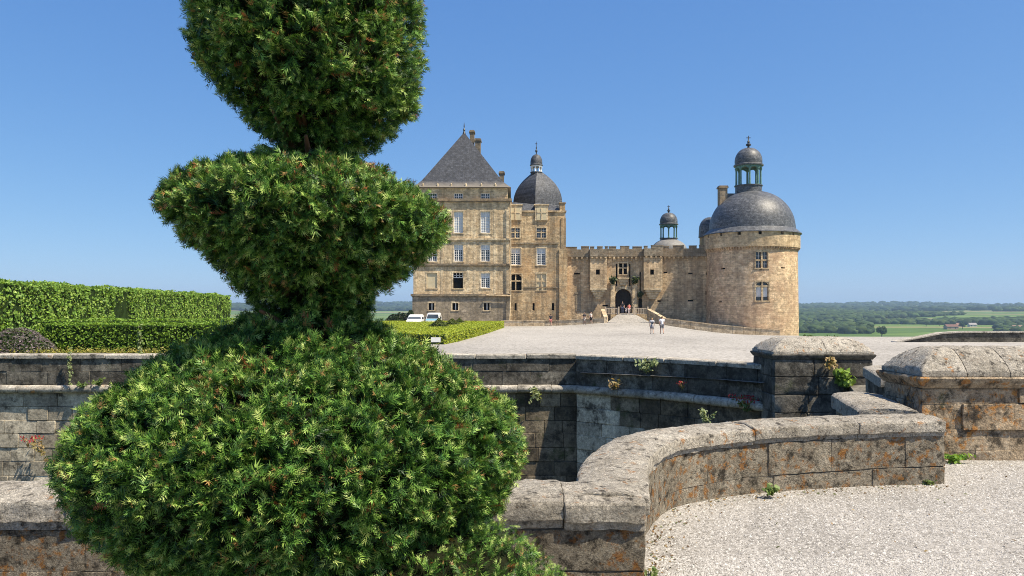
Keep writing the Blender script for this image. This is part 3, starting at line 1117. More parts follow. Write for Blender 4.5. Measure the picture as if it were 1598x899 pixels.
def window(fc, parent, r, style, o=0.0, arch=0.0, surround=True):
    """one window in an opening r = (u0,u1,z0,z1): frame, mullions, panes"""
    a, b, c, d = r
    w, h = b - a, d - c
    fr = MB()
    if surround:
        t = 0.16
        for q in ((a - t, a - 0.002, c, d), (b + 0.002, b + t, c, d)):
            fc.box(fr, q[0], q[1], o - 0.05, o + 0.025, q[2], q[3])
        fc.box(fr, a - t, b + t, o - 0.05, o + 0.03, d + 0.002, d + 0.2)
        fc.box(fr, a - t, b + t, o - 0.05, o + 0.07, c - 0.14, c - 0.002)
    else:
        fc.box(fr, a, b, o - 0.2, o - 0.1, c, c + 0.06)
    f = fr.build('window', M['trim'], parent)
    od = o - 0.3

    def bars(mat, name, xs, zs, t, oo, dep=0.1):
        mm = MB()
        for x in xs:
            fc.box(mm, x - t / 2, x + t / 2, oo - dep, oo, c, d)
        for z in zs:
            fc.box(mm, a, b, oo - dep + 0.006, oo - 0.006, z - t / 2, z + t / 2)
        mm.build(name, mat, f)

    def panel(name, mat, a_, b_, c_, d_, oo):
        mm = MB()
        fc.box(mm, a_, b_, oo - 0.03, oo, c_, d_)
        mm.build(name, mat, f)
    if style == 'cross':
        panel('pane', M['glass'], a, b, c, d, od)
        bars(M['trim'], 'mullion', [(a + b) / 2], [c + h * 0.56], 0.17, o - 0.08, 0.2)
        bars(M['white_wood'], 'glazing_bar', [a + w * 0.25, a + w * 0.75], [c + h * 0.28, c + h * 0.78], 0.04, od + 0.05, 0.04)
    elif style == 'casement':
        panel('pane', M['glass'], a, b, c, c + h * 0.68, od)
        panel('upper_pane', M['curtain_cloth'], a, b, c + h * 0.68 + 0.01, d, od + 0.02)
        bars(M['white_wood'], 'casement_frame', [a + 0.06, b - 0.06, (a + b) / 2], [c + 0.06, c + h * 0.68, d - 0.06], 0.12, od + 0.1, 0.07)
        bars(M['white_wood'], 'glazing_bar', [a + w * 0.28, a + w * 0.72], [c + h * q for q in (0.14, 0.28, 0.42, 0.56, 0.84)], 0.05, od + 0.07, 0.04)
    elif style == 'tall':
        panel('pane', M['glass'], a, b, c, c + h * 0.74, od)
        panel('upper_pane', M['curtain_cloth'], a, b, c + h * 0.74 + 0.01, d, od + 0.02)
        panel('curtain', M['curtain_cloth'], a + 0.05, a + w * 0.42, c + 0.02, c + h * 0.72, od + 0.015)
        panel('curtain', M['curtain_cloth'], b - w * 0.42, b - 0.05, c + 0.02, c + h * 0.72, od + 0.015)
        bars(M['white_wood'], 'casement_frame', [a + 0.05, b - 0.05, (a + b) / 2], [c + 0.05, c + h * 0.74, d - 0.05], 0.1, od + 0.1, 0.06)
        bars(M['white_wood'], 'glazing_bar', [a + w * 0.28, a + w * 0.72], [c + h * q for q in (0.12, 0.24, 0.36, 0.48, 0.6)], 0.045, od + 0.07, 0.035)
    elif style == 'small':
        panel('pane', M['glass'], a, b, c, d, od)
        bars(M['white_wood'], 'casement_frame', [a + 0.05, b - 0.05, (a + b) / 2], [c + 0.05, d - 0.05], 0.12, od + 0.08, 0.05)
        bars(M['white_wood'], 'glazing_bar', [a + w * 0.27, a + w * 0.73], [c + h * 0.5], 0.05, od + 0.06, 0.03)
    elif style == 'open':
        panel('pane', M['void'], a, b, c, d, od - 0.05)
        bars(M['white_wood'], 'transom', [], [c + h * 0.7], 0.1, od + 0.06, 0.06)
        mm = MB()
        for q in (0.04, 0.34, 0.66, 0.96):
            fc.box(mm, a + w * q - 0.04, a + w * q + 0.04, od, od + 0.05, c + h * 0.7, d)
        fc.box(mm, a, b, od, od + 0.05, c + h * 0.85 - 0.03, c + h * 0.85 + 0.03)
        mm.build('glazing_bar', M['white_wood'], f)
    elif style == 'blind':
        panel('blind_panel', M['blind'], a, b, c, d, o - 0.12)
    elif style == 'blindcross':
        panel('blind_panel', M['blind'], a, b, c, d, o - 0.16)
        bars(M['trim'], 'mullion', [(a + b) / 2], [c + h * 0.55], 0.16, o - 0.04, 0.1)
    elif style == 'dark':
        panel('pane', M['void'], a, b, c, d, od)
    elif style == 'darkcross':
        panel('pane', M['void'], a, b, c, d, od)
        bars(M['trim'], 'mullion', [(a + b) / 2], [c + h * 0.58], 0.17, o - 0.08, 0.2)
    elif style == 'slitdoor':
        panel('pane', M['void'], a, b, c, d, od)
        bars(M['white_wood'], 'glazing_bar', [(a + b) / 2 + w * 0.05], [], 0.12, od + 0.05, 0.04)
    return f


def lantern(parent, cx, cy, z0, zc0, zc1, zd, zf, r, ncol, mat_col, mat_dome, arches=True):
    """drum z0-zc0, columns zc0-zc1, cupola zc1-zd, finial to zf"""
    b = MB()
    b.lathe((cx, cy), [(r * 1.0, z0), (r * 1.0, zc0 - 0.12), (r * 1.07, zc0 - 0.1), (r * 1.07, zc0)], 24)
    lan = b.build('lantern', mat_dome, parent, smooth=True, angle=35)
    for k in range(ncol):
        a = 2 * math.pi * (k + 0.5) / ncol + 0.2
        x, y = cx + r * 0.9 * math.cos(a), cy + r * 0.9 * math.sin(a)
        cb = MB()
        cr = r * 0.085
        cb.lathe((x, y), [(cr * 1.5, zc0), (cr * 1.5, zc0 + 0.1), (cr, zc0 + 0.14), (cr * 0.9, zc1 - 0.3), (cr * 1.5, zc1 - 0.22), (cr * 1.6, zc1 - 0.001)], 8)
        cb.build('column', mat_col, lan, smooth=True, angle=40)
    rb = MB()
    hgt = zd - zc1
    # ring with arched soffit between the columns
    n = ncol * 8
    h0 = (zc1 - zc0) * 0.2
    Vv, Ff = [], []
    for k in range(n):
        a = 2 * math.pi * k / n + 0.2
        ph = (k / 8.0) % 1.0
        s_ = abs(math.sin(math.pi * ((k / 8.0 + 0.5) % 1.0)))
        zl = zc1 - h0 * (1 - s_ ** 0.6) if arches else zc1 - 0.05
        for rr, zz in ((r * 0.84, zl), (r * 0.98, zl), (r * 0.98, zc1 + hgt * 0.08), (r * 0.84, zc1 + hgt * 0.08)):
            Vv.append((cx + rr * math.cos(a), cy + rr * math.sin(a), zz))
    for k in range(n):
        k2 = (k + 1) % n
        for q in range(4):
            Ff.append((k * 4 + q, k2 * 4 + q, k2 * 4 + (q + 1) % 4, k * 4 + (q + 1) % 4))
    rb.raw(Vv, Ff)
    rb.build('arch_ring', mat_col, lan)
    cu = MB()
    zb = zc1 + hgt * 0.08
    hh = zd - zb
    prof = [(r * 0.9, zb), (r * 1.12, zb + 0.02), (r * 1.13, zb + hh * 0.07), (r * 1.02, zb + hh * 0.13), (r * 1.04, zb + hh * 0.25)]
    for i in range(1, 11):
        t = i / 10 * math.pi / 2
        prof.append((max(0.02, r * 1.04 * math.cos(t) ** 0.85), zb + hh * 0.25 + hh * 0.75 * math.sin(t)))
    cu.lathe((cx, cy), prof, 28)
    cu.build('cupola', mat_dome, lan, smooth=True, angle=35)
    fi = MB()
    q = zf - zd
    fi.lathe((cx, cy), [(r * 0.12, zd - 0.05), (r * 0.07, zd + q * 0.12), (r * 0.2, zd + q * 0.22), (r * 0.2, zd + q * 0.3), (r * 0.06, zd + q * 0.4), (r * 0.12, zd + q * 0.5), (r * 0.05, zd + q * 0.6), (r * 0.03, zf)], 10)
    fi.box(cx - r * 0.16, cx + r * 0.16, cy - 0.03, cy + 0.03, zd + q * 0.8, zd + q * 0.86)
    fi.build('finial', M['iron'], lan, smooth=True, angle=40)
    return lan


def chimney(parent, x0, x1, y0, y1, z0, z1, mat, name='chimney'):
    b = MB()
    b.box(x0, x1, y0, y1, z0, z1 - 0.35)
    b.box(x0 - 0.12, x1 + 0.12, y0 - 0.12, y1 + 0.12, z1 - 0.347, z1 - 0.15)
    b.box(x0 - 0.04, x1 + 0.04, y0 - 0.04, y1 + 0.04, z1 - 0.147, z1)
    return b.build(name, mat, parent)


BASE = -6.0
# ---- corner pavilion -------------------------------------------------------
PV = Facade(645, 112, 795, 112)
pav = thing('corner_pavilion', 'tall pale stone pavilion with steep slate pyramid roof beside the yew', 'building', (XA(720, 112), 118, BASE))
z_eave, z_corn, z_s3, z_s2, z_s1, z_gr = [PV.z(q) for q in (293, 312, 373.5, 413, 460.5, 510)]
rows_ = []
for (x0, x1) in ((667, 682), (708, 722.5), (749.8, 764.5)):
    rows_.append(((x0, x1, 300.5, 311), 'small', 0))
    rows_.append(((x0, x1, 330, 363.5), 'tall', 1))
    rows_.append(((x0, x1, 381, 408), 'casement', 2))
rows_ += [((666, 682, 426, 450), 'blind', 3), ((707, 722.5, 426, 450), 'open', 3), ((750, 764.5, 426, 449.5), 'casement', 3)]
for x0, x1 in ((669, 678), (706, 715), (755, 764)):
    rows_.append(((x0, x1, 473, 484), 'slitdoor', 4))
bands = [(z_corn, z_eave, -0.25, 'pav'), (z_s3, z_corn, 0.0, 'pav'), (z_s2, z_s3, 0.0, 'pav'), (z_s1, z_s2, 0.0, 'pav'), (BASE, z_s1, 0.12, 'pav_base')]
DP = 13.0
for bi, (z0, z1, off, mt) in enumerate(bands):
    mb = MB()
    ops = [PV.rect(*r) for r, st, k in rows_ if k == bi]
    ua, ub = -off, PV.L + off
    wall_open(PV, mb, ua, ub, z0, z1, ops, 0.4, off)
    for u in (ua, ub):
        mb.face([PV.pt(u, off, z0), PV.pt(u, -DP - off, z0), PV.pt(u, -DP - off, z1), PV.pt(u, off, z1)])
    mb.face([PV.pt(ua, -DP - off, z0), PV.pt(ub, -DP - off, z0), PV.pt(ub, -DP - off, z1), PV.pt(ua, -DP - off, z1)])
    mb.build('wall', M[mt], pav)
    for r, st, k in rows_:
        if k == bi:
            window(PV, pav, PV.rect(*r), st, off, surround=(bi not in (0,)))


def belt(fc, parent, u0, u1, z, h, o, name, mat, depth):
    b = MB()
    fc.box(b, u0 - o, u1 + o, -depth - o, o, z - h / 2, z + h / 2)
    fc.box(b, u0 - o * 0.6, u1 + o * 0.6, -depth - o * 0.6, o * 0.6, z - h * 0.95, z - h / 2 - 0.002)
    return b.build(name, mat, parent)


belt(PV, pav, 0, PV.L, z_corn, 0.32, 0.35, 'cornice', M['dark_trim'], DP)
belt(PV, pav, 0, PV.L, z_s3, 0.26, 0.2, 'string_course', M['trim'], DP)
belt(PV, pav, 0, PV.L, z_s2, 0.26, 0.22, 'string_course', M['dark_trim'], DP)
belt(PV, pav, 0, PV.L, z_s1, 0.3, 0.34, 'string_course', M['dark_trim'], DP)
# quoins and shallow pilaster strips between the windows
for (p0, p1) in ((645, 651), (688, 692), (729, 733), (738.5, 742.5), (770, 774), (788, 795)):
    for (za, zb_) in ((z_s1 + 0.16, z_s2 - 0.28), (z_s2 + 0.14, z_s3 - 0.26), (z_s3 + 0.14, z_corn - 0.33)):
        b = MB()
        PV.box(b, PV.u(p0), PV.u(p1), -0.1, 0.03, za, zb_)
        b.build('pilaster_strip', M['trim'], pav)
# pyramid roof with flared foot
b = MB()
cu, cd = PV.L / 2, -DP / 2
zap = ZA(207, 118.5)
rings = []
Hh = zap - z_eave
for t in [0, 0.03, 0.07, 0.12, 0.2, 0.35, 0.55, 0.75, 0.9, 0.985, 1.0]:
    lin = 1 - t
    fl = 0.07 * max(0, 1 - t / 0.16) ** 2
    rings.append((lin * 0.93 + fl, z_eave + 0.05 + Hh * t))
hw, hd = PV.L / 2 + 0.2, DP / 2 + 0.2
V, Fc = [], []
for (k, z) in rings:
    for (sx, sy) in ((-1, -1), (1, -1), (1, 1), (-1, 1)):
        V.append(PV.pt(cu + sx * hw * k, cd - sy * hd * k, z))
for j in range(len(rings) - 1):
    for q in range(4):
        Fc.append((j * 4 + q, j * 4 + (q + 1) % 4, j * 4 + 4 + (q + 1) % 4, j * 4 + 4 + q))
Fc.append((0, 1, 2, 3))
b.raw(V, Fc)
roof = b.build('roof', M['slate_pav'], pav)
fb = MB()
cxp, cyp = PV.pt(cu, cd, 0)[:2]
fb.lathe((cxp, cyp), [(0.25, zap - 0.2), (0.12, zap + 0.2), (0.18, zap + 0.4), (0.05, zap + 0.7), (0.09, zap + 0.9), (0.02, zap + 1.5)], 8)
fb.build('finial', M['iron'], roof)
Yc = 121
for (p0, p1, py, dy) in ((733.5, 740, 204, 2.2), (741.5, 750, 217, 1.2), (779.5, 786.5, 268, -3)):
    Y = Yc + dy
    chimney(roof, XA(p0, Y), XA(p1, Y), Y - 0.5, Y + 1.2, z_eave, ZA(py, Y), M['merlon'])
# little stone gablets along the eave foot
for p in (660, 683, 704, 727, 751, 773):
    b = MB()
    Y = 112
    b.lathe((XA(p, Y), Y + 0.1), [(0.16, z_eave + 0.1), (0.14, z_eave + 0.5), (0.02, z_eave + 0.7)], 6)
    b.build('eave_stub', M['trim'], roof)
# rainwater pipe at the corner
pb = MB()
xo = PV.L + 0.16
pb.tube([PV.pt(xo, 0.42, z_corn - 0.4), PV.pt(xo, 0.42, z_s1 + 0.25), PV.pt(xo, 0.5, z_s1 - 0.1), PV.pt(xo - 0.2, 0.5, BASE + 4.6)], 0.1, 8)
pb.tube([PV.pt(PV.L - 3.2, 0.52, z_s1 - 0.02), PV.pt(xo, 0.52, z_s1 - 0.12)], 0.1, 8)
pb.build('downpipe', M['trim'], pav, smooth=True, angle=40)

# ---- wing between pavilion and curtain wall --------------------------------
WG = Facade(792, 113.5, 882.5, 113.5)
wing = thing('castle_wing', 'honey stone castle wing with grey four-sided dome right of the pyramid-roofed pavilion', 'building', (XA(838, 113), 118, BASE))
zt_w = WG.z(331)
ops = []
wl = []
for (x0, x1) in ((797, 811), (837.5, 852)):
    wl.append(((x0, x1, 356, 371), 'cross'))
wl += [((796.5, 812.5, 387, 413.5), 'casement'), ((837.5, 851.5, 387, 413.5), 'casement'), ((795.5, 814, 428, 453), 'darkcross'), ((837.5, 852, 427, 453), 'blindcross'),
       ((803, 806.3, 473, 485), 'dark'), ((831, 834.4, 473, 485), 'dark'), ((861, 864.8, 473, 485), 'dark')]
mb = MB()
ops = [WG.rect(*r) for r, st in wl]
wall_open(WG, mb, 0, WG.L, BASE, zt_w, ops, 0.4, 0.0, {4: 0.62})
for u in (0, WG.L):
    mb.face([WG.pt(u, 0, BASE), WG.pt(u, -11, BASE), WG.pt(u, -11, zt_w), WG.pt(u, 0, zt_w)])
mb.face([WG.pt(0, 0, zt_w), WG.pt(WG.L, 0, zt_w), WG.pt(WG.L, -11, zt_w), WG.pt(0, -11, zt_w)])
mb.face([WG.pt(0, -11, BASE), WG.pt(WG.L, -11, BASE), WG.pt(WG.L, -11, zt_w), WG.pt(0, -11, zt_w)])
mb.build('wall', M['wing'], wing)
for (r, st) in wl:
    window(WG, wing, WG.rect(*r), st, 0.0, surround=(st not in ('dark',)))
b = MB()
WG.box(b, 0.3, WG.u(872), 0.002, 0.15, WG.z(381), WG.z(378.5))
b.build('string_course', M['dark_trim'], wing)
b = MB()
WG.box(b, WG.u(818), WG.u(872), 0.002, 0.1, WG.z(449.5), WG.z(447.8))
b.build('string_course', M['dark_trim'], wing)
b = MB()
WG.box(b, -0.05, WG.L + 0.12, -11.1, 0.16, zt_w + 0.002, zt_w + 0.22)
b.build('eaves_cornice', M['wing'], wing)
# corner buttress strip at the right edge
b = MB()
WG.box(b, WG.L - 0.9, WG.L + 0.25, -2, 0.22, BASE, WG.z(388))
WG.box(b, WG.L - 0.6, WG.L + 0.05, -2, 0.12, WG.z(388) + 0.002, WG.z(340))
b.build('corner_buttress', M['wing'], wing)
# dormers rising through the eaves
for (x0, x1) in ((796.5, 811.5), (837.5, 852.5)):
    dw = MB()
    a0, a1, c0, c1 = WG.rect(x0, x1, 324.5, 343.5)
    b0 = WG.u(x0 - 2.6)
    b1 = WG.u(x1 + 2.6)
    WG.box(dw, b0, b1, -2.6, 0.18, zt_w - 1.2, WG.z(320.5))
    WG.box(dw, b0 - 0.15, b1 + 0.15, -2.6, 0.3, WG.z(320.5) + 0.002, WG.z(318.8))
    dm = dw.build('dormer', M['trim'], wing)
    pn = MB()
    WG.box(pn, a0, a1, 0.1, 0.2, c0, c1)
    pn.build('blind_panel', M['blind'], dm)
    cr_ = MB()
    WG.box(cr_, (a0 + a1) / 2 - 0.08, (a0 + a1) / 2 + 0.08, 0.1, 0.26, c0, c1)
    WG.box(cr_, a0, a1, 0.1, 0.25, (c0 + c1) / 2 + 0.1, (c0 + c1) / 2 + 0.26)
    cr_.build('mullion', M['trim'], dm)
# low pitched roof with a stepped slope toward the pavilion, corner stump
b = MB()
zr = zt_w + 0.22
R0 = [WG.pt(0, 0.05, zr), WG.pt(WG.L, 0.05, zr), WG.pt(WG.L, -10.8, zr), WG.pt(0, -10.8, zr)]
R1 = [WG.pt(0.2, -2.8, zr + 1.6), WG.pt(WG.L - 1.5, -2.2, zr + 0.9), WG.pt(WG.L - 1.5, -9, zr + 0.9), WG.pt(0.2, -9, zr + 1.6)]
b.raw(R0 + R1, [(0, 1, 5, 4), (1, 2, 6, 5), (2, 3, 7, 6), (3, 0, 4, 7), (4, 5, 6, 7), (0, 3, 2, 1)])
rf = b.build('roof', M['slate'], wing)
b = MB()
WG.box(b, WG.u(873.5), WG.u(882), -1.2, 0.1, zt_w + 0.23, WG.z(317.5))
WG.box(b, WG.u(872.5), WG.u(883), -1.3, 0.2, WG.z(317.5) + 0.002, WG.z(316))
b.build('corner_stump', M['wing'], wing)
# four-sided dome
DC = (XA(839, 119.5), 119.5)
zd0, zd1 = ZA(322, 119.5), ZA(268.5, 119.5)
rD = 38.5 * 119.5 / F
b = MB()
prof = []
for i in range(13):
    t = i / 12
    tt = t * 0.93
    prof.append((rD * (1 - tt ** 2.5), zd0 + (zd1 - zd0) * tt / 0.93))
prof = [(rD * 0.98, zd0 - 2.2), (rD * 1.02, zd0 - 0.1)] + prof
# build with 4 main ridges and slightly bowed faces
nseg = 32
V, Fc = [], []
a_off = math.radians(-97)
for (r, z) in prof:
    for k in range(nseg):
        th = 2 * math.pi * k / nseg
        ph = (th % (math.pi / 2)) - math.pi / 4
        sq = math.cos(math.pi / 4) / math.cos(ph)      # square plan
        rr = r * (0.85 * sq + 0.15)
        V.append((DC[0] + rr * math.cos(th + a_off), DC[1] + rr * math.sin(th + a_off), z))
for j in range(len(prof) - 1):
    for k in range(nseg):
        k2 = (k + 1) % nseg
        Fc.append((j * nseg + k, j * nseg + k2, (j + 1) * nseg + k2, (j + 1) * nseg + k))
Fc.append(tuple((len(prof) - 1) * nseg + k for k in range(nseg)))
b.raw(V, Fc)
b.build('dome', M['slate'], wing, smooth=True, angle=22)
lantern(wing, XA(837, 119.5), 119.5, ZA(272, 119.5), ZA(270, 119.5) + 0.1, ZA(260.5, 119.5), ZA(241, 119.5), ZA(221, 119.5), 9.0 * 119.5 / F, 8, M['white_wood'], M['slate'], False)

# ---- gatehouse curtain wall ------------------------------------------------
GT = Facade(879, 114.5, 1034, 114.5)
gate = thing('gatehouse_wall', 'battlemented curtain wall with arched castle gateway and two corbelled turrets', 'building', (XA(970, 114), 116, BASE))
zt_g, zc_g = GT.z(389.5), GT.z(401.5)
gl = [((966, 978.5, 411, 428), 'darkcross'), ((960, 985.3, 451, 491), 'gate'), ((996.2, 1002.5, 465, 482), 'door'),
      ((896, 905.2, 426, 428.4), 'loop'), ((940, 949, 475.8, 478.3), 'loop'), ((1026, 1033.5, 468.6, 471.2), 'loop'),
      ((961, 963.3, 412, 447), 'slot'), ((981.8, 984, 412, 447), 'slot'), ((998, 1000.2, 424, 457), 'slot')]
mb = MB()
ops = [GT.rect(*r) for r, st in gl]
wall_open(GT, mb, 0, GT.L, BASE, zt_g, ops, 0.6, 0.0, {1: 1.14, 2: 0.28})
mb.face([GT.pt(0, 0, zt_g), GT.pt(GT.L, 0, zt_g), GT.pt(GT.L, -2.2, zt_g), GT.pt(0, -2.2, zt_g)])
mb.face([GT.pt(0, -2.2, BASE), GT.pt(GT.L, -2.2, BASE), GT.pt(GT.L, -2.2, zt_g), GT.pt(0, -2.2, zt_g)])
mb.face([GT.pt(0, 0, BASE), GT.pt(0, -2.2, BASE), GT.pt(0, -2.2, zt_g), GT.pt(0, 0, zt_g)])
mb.build('wall', M['curtain'], gate)
for (r, st) in gl:
    R_ = GT.rect(*r)
    if st == 'darkcross':
        window(GT, gate, R_, st, 0.0)
    else:
        v = MB()
        GT.box(v, R_[0], R_[1], -0.66, -0.58, R_[2], R_[3])
        v.build({'gate': 'gateway_door', 'door': 'side_door', 'loop': 'arrow_loop', 'slot': 'drawbridge_slot'}[st], M['door_wood' if st in ('gate', 'door') else 'void'], gate)
# second open leaf of the gate, planks
R_ = GT.rect(960, 985.3, 451, 491)
for k in range(6):
    v = MB()
    GT.box(v, R_[0] + 0.05 + k * 0.15, R_[0] + 0.18 + k * 0.15, -0.575, -0.52, R_[2], R_[3] - 0.9 + 0.12 * k)
    v.build('door_plank', M['door_wood'], gate)
# arch ring stones
hw_ = (R_[1] - R_[0]) / 2
cm_ = (R_[0] + R_[1]) / 2
for k in range(9):
    t0, t1 = math.pi * k / 9 + 0.015, math.pi * (k + 1) / 9 - 0.015
    v = MB()
    q = []
    for (t, rr) in ((t0, 1.01), (t1, 1.01), (t1, 1.3), (t0, 1.3)):
        q.append((cm_ + hw_ * rr * math.cos(t), R_[3] - 1.14 + 1.14 * rr * math.sin(t)))
    v.raw([GT.pt(a, o, z) for o in (0.003, 0.1) for (a, z) in q], [(0, 1, 2, 3), (4, 7, 6, 5), (0, 4, 5, 1), (1, 5, 6, 2), (2, 6, 7, 3), (3, 7, 4, 0)])
    v.build('arch_stone', M['trim'], gate)
# pilasters either side of the gateway
for (p0, p1) in ((952.5, 959), (986.5, 993.5)):
    v = MB()
    u0, u1 = GT.u(p0), GT.u(p1)
    GT.box(v, u0, u1, 0.003, 0.35, BASE, GT.z(443))
    GT.box(v, u0 - 0.1, u1 + 0.1, 0.003, 0.45, GT.z(443) + 0.002, GT.z(440.5))
    GT.box(v, u0 - 0.06, u1 + 0.06, 0.003, 0.42, GT.z(479), GT.z(474))
    v.build('pilaster', M['trim'], gate)
# carved balcony bracket over the arch
v = MB()
u0, u1 = GT.u(963.5), GT.u(980.5)
for (k0, za, zb_, oo) in ((0.0, 435.5, 433.5, 0.6), (0.12, 440, 435.5, 0.42), (0.3, 445, 440, 0.26)):
    GT.box(v, u0 + k0, u1 - k0, 0.003, oo, GT.z(za) + 0.002, GT.z(zb_))
v.build('carved_bracket', M['trim'], gate)
# projecting turrets
for (p0, p1) in ((920, 946), (1003, 1032)):
    v = MB()
    u0, u1 = GT.u(p0), GT.u(p1)
    wr = GT.rect(929, 935, 421, 429) if p0 < 950 else GT.rect(1013, 1019, 421, 429)
    oo = 0.9
    zb_, zt_ = GT.z(449), GT.z(401)
    wall_open(GT, v, u0, u1, zb_, zt_, [wr], 0.35, oo)
    for u in (u0, u1):
        v.face([GT.pt(u, 0, zb_), GT.pt(u, oo, zb_), GT.pt(u, oo, zt_), GT.pt(u, 0, zt_)])
    v.face([GT.pt(u0, 0, zt_), GT.pt(u1, 0, zt_), GT.pt(u1, oo, zt_), GT.pt(u0, oo, zt_)])
    tur = v.build('turret', M['curtain'], gate)
    p = MB()
    GT.box(p, wr[0], wr[1], oo - 0.38, oo - 0.3, wr[2], wr[3])
    p.build('pane', M['void'], tur)
    for k in range(5):
        s_ = MB()
        f0 = 0.10 * k
        GT.box(s_, u0 + f0 * 1.9 + 0.02, u1 - f0 * 1.9 - 0.02, 0.003, oo - 0.15 * k + 0.06, zb_ - 0.33 * (k + 1) + 0.01, zb_ - 0.33 * k - 0.004)
        s_.build('corbel_course', M['trim'], tur)
# blocked doorway
v = MB()
a_, b_, c_, d_ = GT.rect(898, 906.5, 459, 486)
GT.box(v, a_, b_, -0.1, 0.04, c_, d_)
GT.box(v, a_ - 0.12, b_ + 0.12, -0.1, 0.09, d_ + 0.002, d_ + 0.25)
v.build('blocked_doorway', M['pav_base'], gate)


def battlement(fc, parent, p0, p1, merl, ztop_py, crenel_py, corb_py, off, ms):
    """projecting parapet with merlons on a row of small corbels"""
    u0, u1 = fc.u(p0), fc.u(p1)
    mid = (p0 + p1) / 2
    zc = fc.z(corb_py, mid)
    zn = fc.z(crenel_py, mid)
    zm = fc.z(ztop_py, mid)
    b = MB()
    fc.box(b, u0, u1, -1.4, off, zc, zn)
    b.build('parapet', M['merlon'], parent)
    for (m0, m1) in merl:
        b = MB()
        a0, a1 = fc.u(m0), fc.u(m1)
        dz = random.uniform(-0.06, 0.08)
        fc.box(b, a0, a1, off - 0.5, off + 0.002, zn + 0.002, zm + dz)
        fc.box(b, a0 - 0.03, a1 + 0.03, off - 0.53, off + 0.04, zm + dz + 0.002, zm + dz + 0.09)
        b.build('merlon', M['merlon'], parent)
    b = MB()
    n = int((u1 - u0) / 0.62)
    for k in range(n):
        if random.random() < 0.08:
            continue
        uc = u0 + (u1 - u0) * (k + 0.5) / n
        h = random.uniform(0.42, 0.62)
        fc.box(b, uc - 0.13, uc + 0.13, 0.003, off - 0.02, zc - h * 0.5, zc - 0.003)
        fc.box(b, uc - 0.12, uc + 0.12, 0.003, off * 0.55, zc - h, zc - h * 0.5 - 0.003)
    tag(b.build('corbel_row', M['curtain'], parent), kind='stuff')


battlement(GT, gate, 880, 920, [(881, 900), (907, 919)], 386.2, 389.5, 401, 0.35, 0)
battlement(GT, gate, 919.5, 947, [(920, 926), (931, 939), (943, 947)], 386.2, 389.5, 401, 1.15, 0)
battlement(GT, gate, 947.5, 1002.5, [(950, 961), (968, 981.5), (987, 1001)], 385.6, 389.0, 400.5, 0.4, 0)
battlement(GT, gate, 1003, 1033, [(1003.5, 1008.5), (1014.5, 1033)], 385, 388.6, 400, 1.15, 0)

# ---- curtain wall between gatehouse and the round tower --------------------
CW = Facade(1031, 114.6, 1120, 113.2)
cwall = thing('curtain_wall', 'darker weathered battlemented wall running from gatehouse to the big round tower', 'building', (CW.pt(CW.L / 2, -1, 0)[0], CW.pt(CW.L / 2, -1, 0)[1], BASE))
ops = [CW.rect(*r) for r in ((1035.5, 1041.5, 424, 426.2), (1074, 1081, 425.5, 427.5), (1073.5, 1082, 468, 470.2), (1101, 1103.5, 454, 460), (1101.5, 1103.5, 425, 429))]
zt_c = CW.z(388, 1070)
mb = MB()
wall_open(CW, mb, 0, CW.L, BASE, zt_c, ops, 0.6)
mb.face([CW.pt(0, 0, zt_c), CW.pt(CW.L, 0, zt_c), CW.pt(CW.L, -2.2, zt_c), CW.pt(0, -2.2, zt_c)])
mb.face([CW.pt(0, -2.2, BASE), CW.pt(CW.L, -2.2, BASE), CW.pt(CW.L, -2.2, zt_c), CW.pt(0, -2.2, zt_c)])
mb.build('wall', M['curtain'], cwall)
for R_ in ops:
    v = MB()
    CW.box(v, R_[0], R_[1], -0.66, -0.58, R_[2], R_[3])
    v.build('arrow_loop', M['void'], cwall)
battlement(CW, cwall, 1034, 1112, [(1035, 1044), (1050, 1067), (1075, 1087), (1091, 1100)], 384.3, 388, 400.5, 0.4, 0)

# ---- great round tower -----------------------------------------------------
TYW = 112.0
TC = (XA(1173, TYW), TYW)
TR = 67.8 * TYW / F
tow = thing('round_tower', 'great round stone tower with dark slate dome and open copper lantern', 'building', (TC[0], TC[1], BASE))
M['tower'] = castle_stone('tower_stone', [(0.53, 0.39, 0.25), (0.62, 0.48, 0.33), (0.44, 0.33, 0.22)], 0.5, 0.27, 0.2, round_c=TC, R=TR, grime=0.25, patch=(0.40, 0.245, 0.155), patch_amt=0.5)
M['tower_trim'] = castle_stone('tower_parapet_stone', [(0.46, 0.36, 0.235), (0.54, 0.44, 0.30), (0.36, 0.27, 0.18)], 0.8, 0.4, 0.3, round_c=TC, R=TR, grime=0.4, patch_amt=0.25)
zp0, zp1 = ZA(384.5, 106), ZA(361.5, 106)


def tow_pt(a, r, z):
    return (TC[0] + r * math.sin(a), TC[1] - r * math.cos(a), z)


def ang_px(px, r=TR):
    """angle on the drum seen at photo column px (0 = straight toward -Y)"""
    best, ba = 1e9, 0
    for i in range(-900, 901):
        a = i / 900 * 1.5
        p = tow_pt(a, r, 0)
        e_ = abs(CX + F * p[0] / p[1] - px)
        if e_ < best:
            best, ba = e_, a
    return ba


def r_at(z):
    return TR * (1.0 + 0.022 * min(1, max(0, (zp0 - z) / (zp0 - 0))))


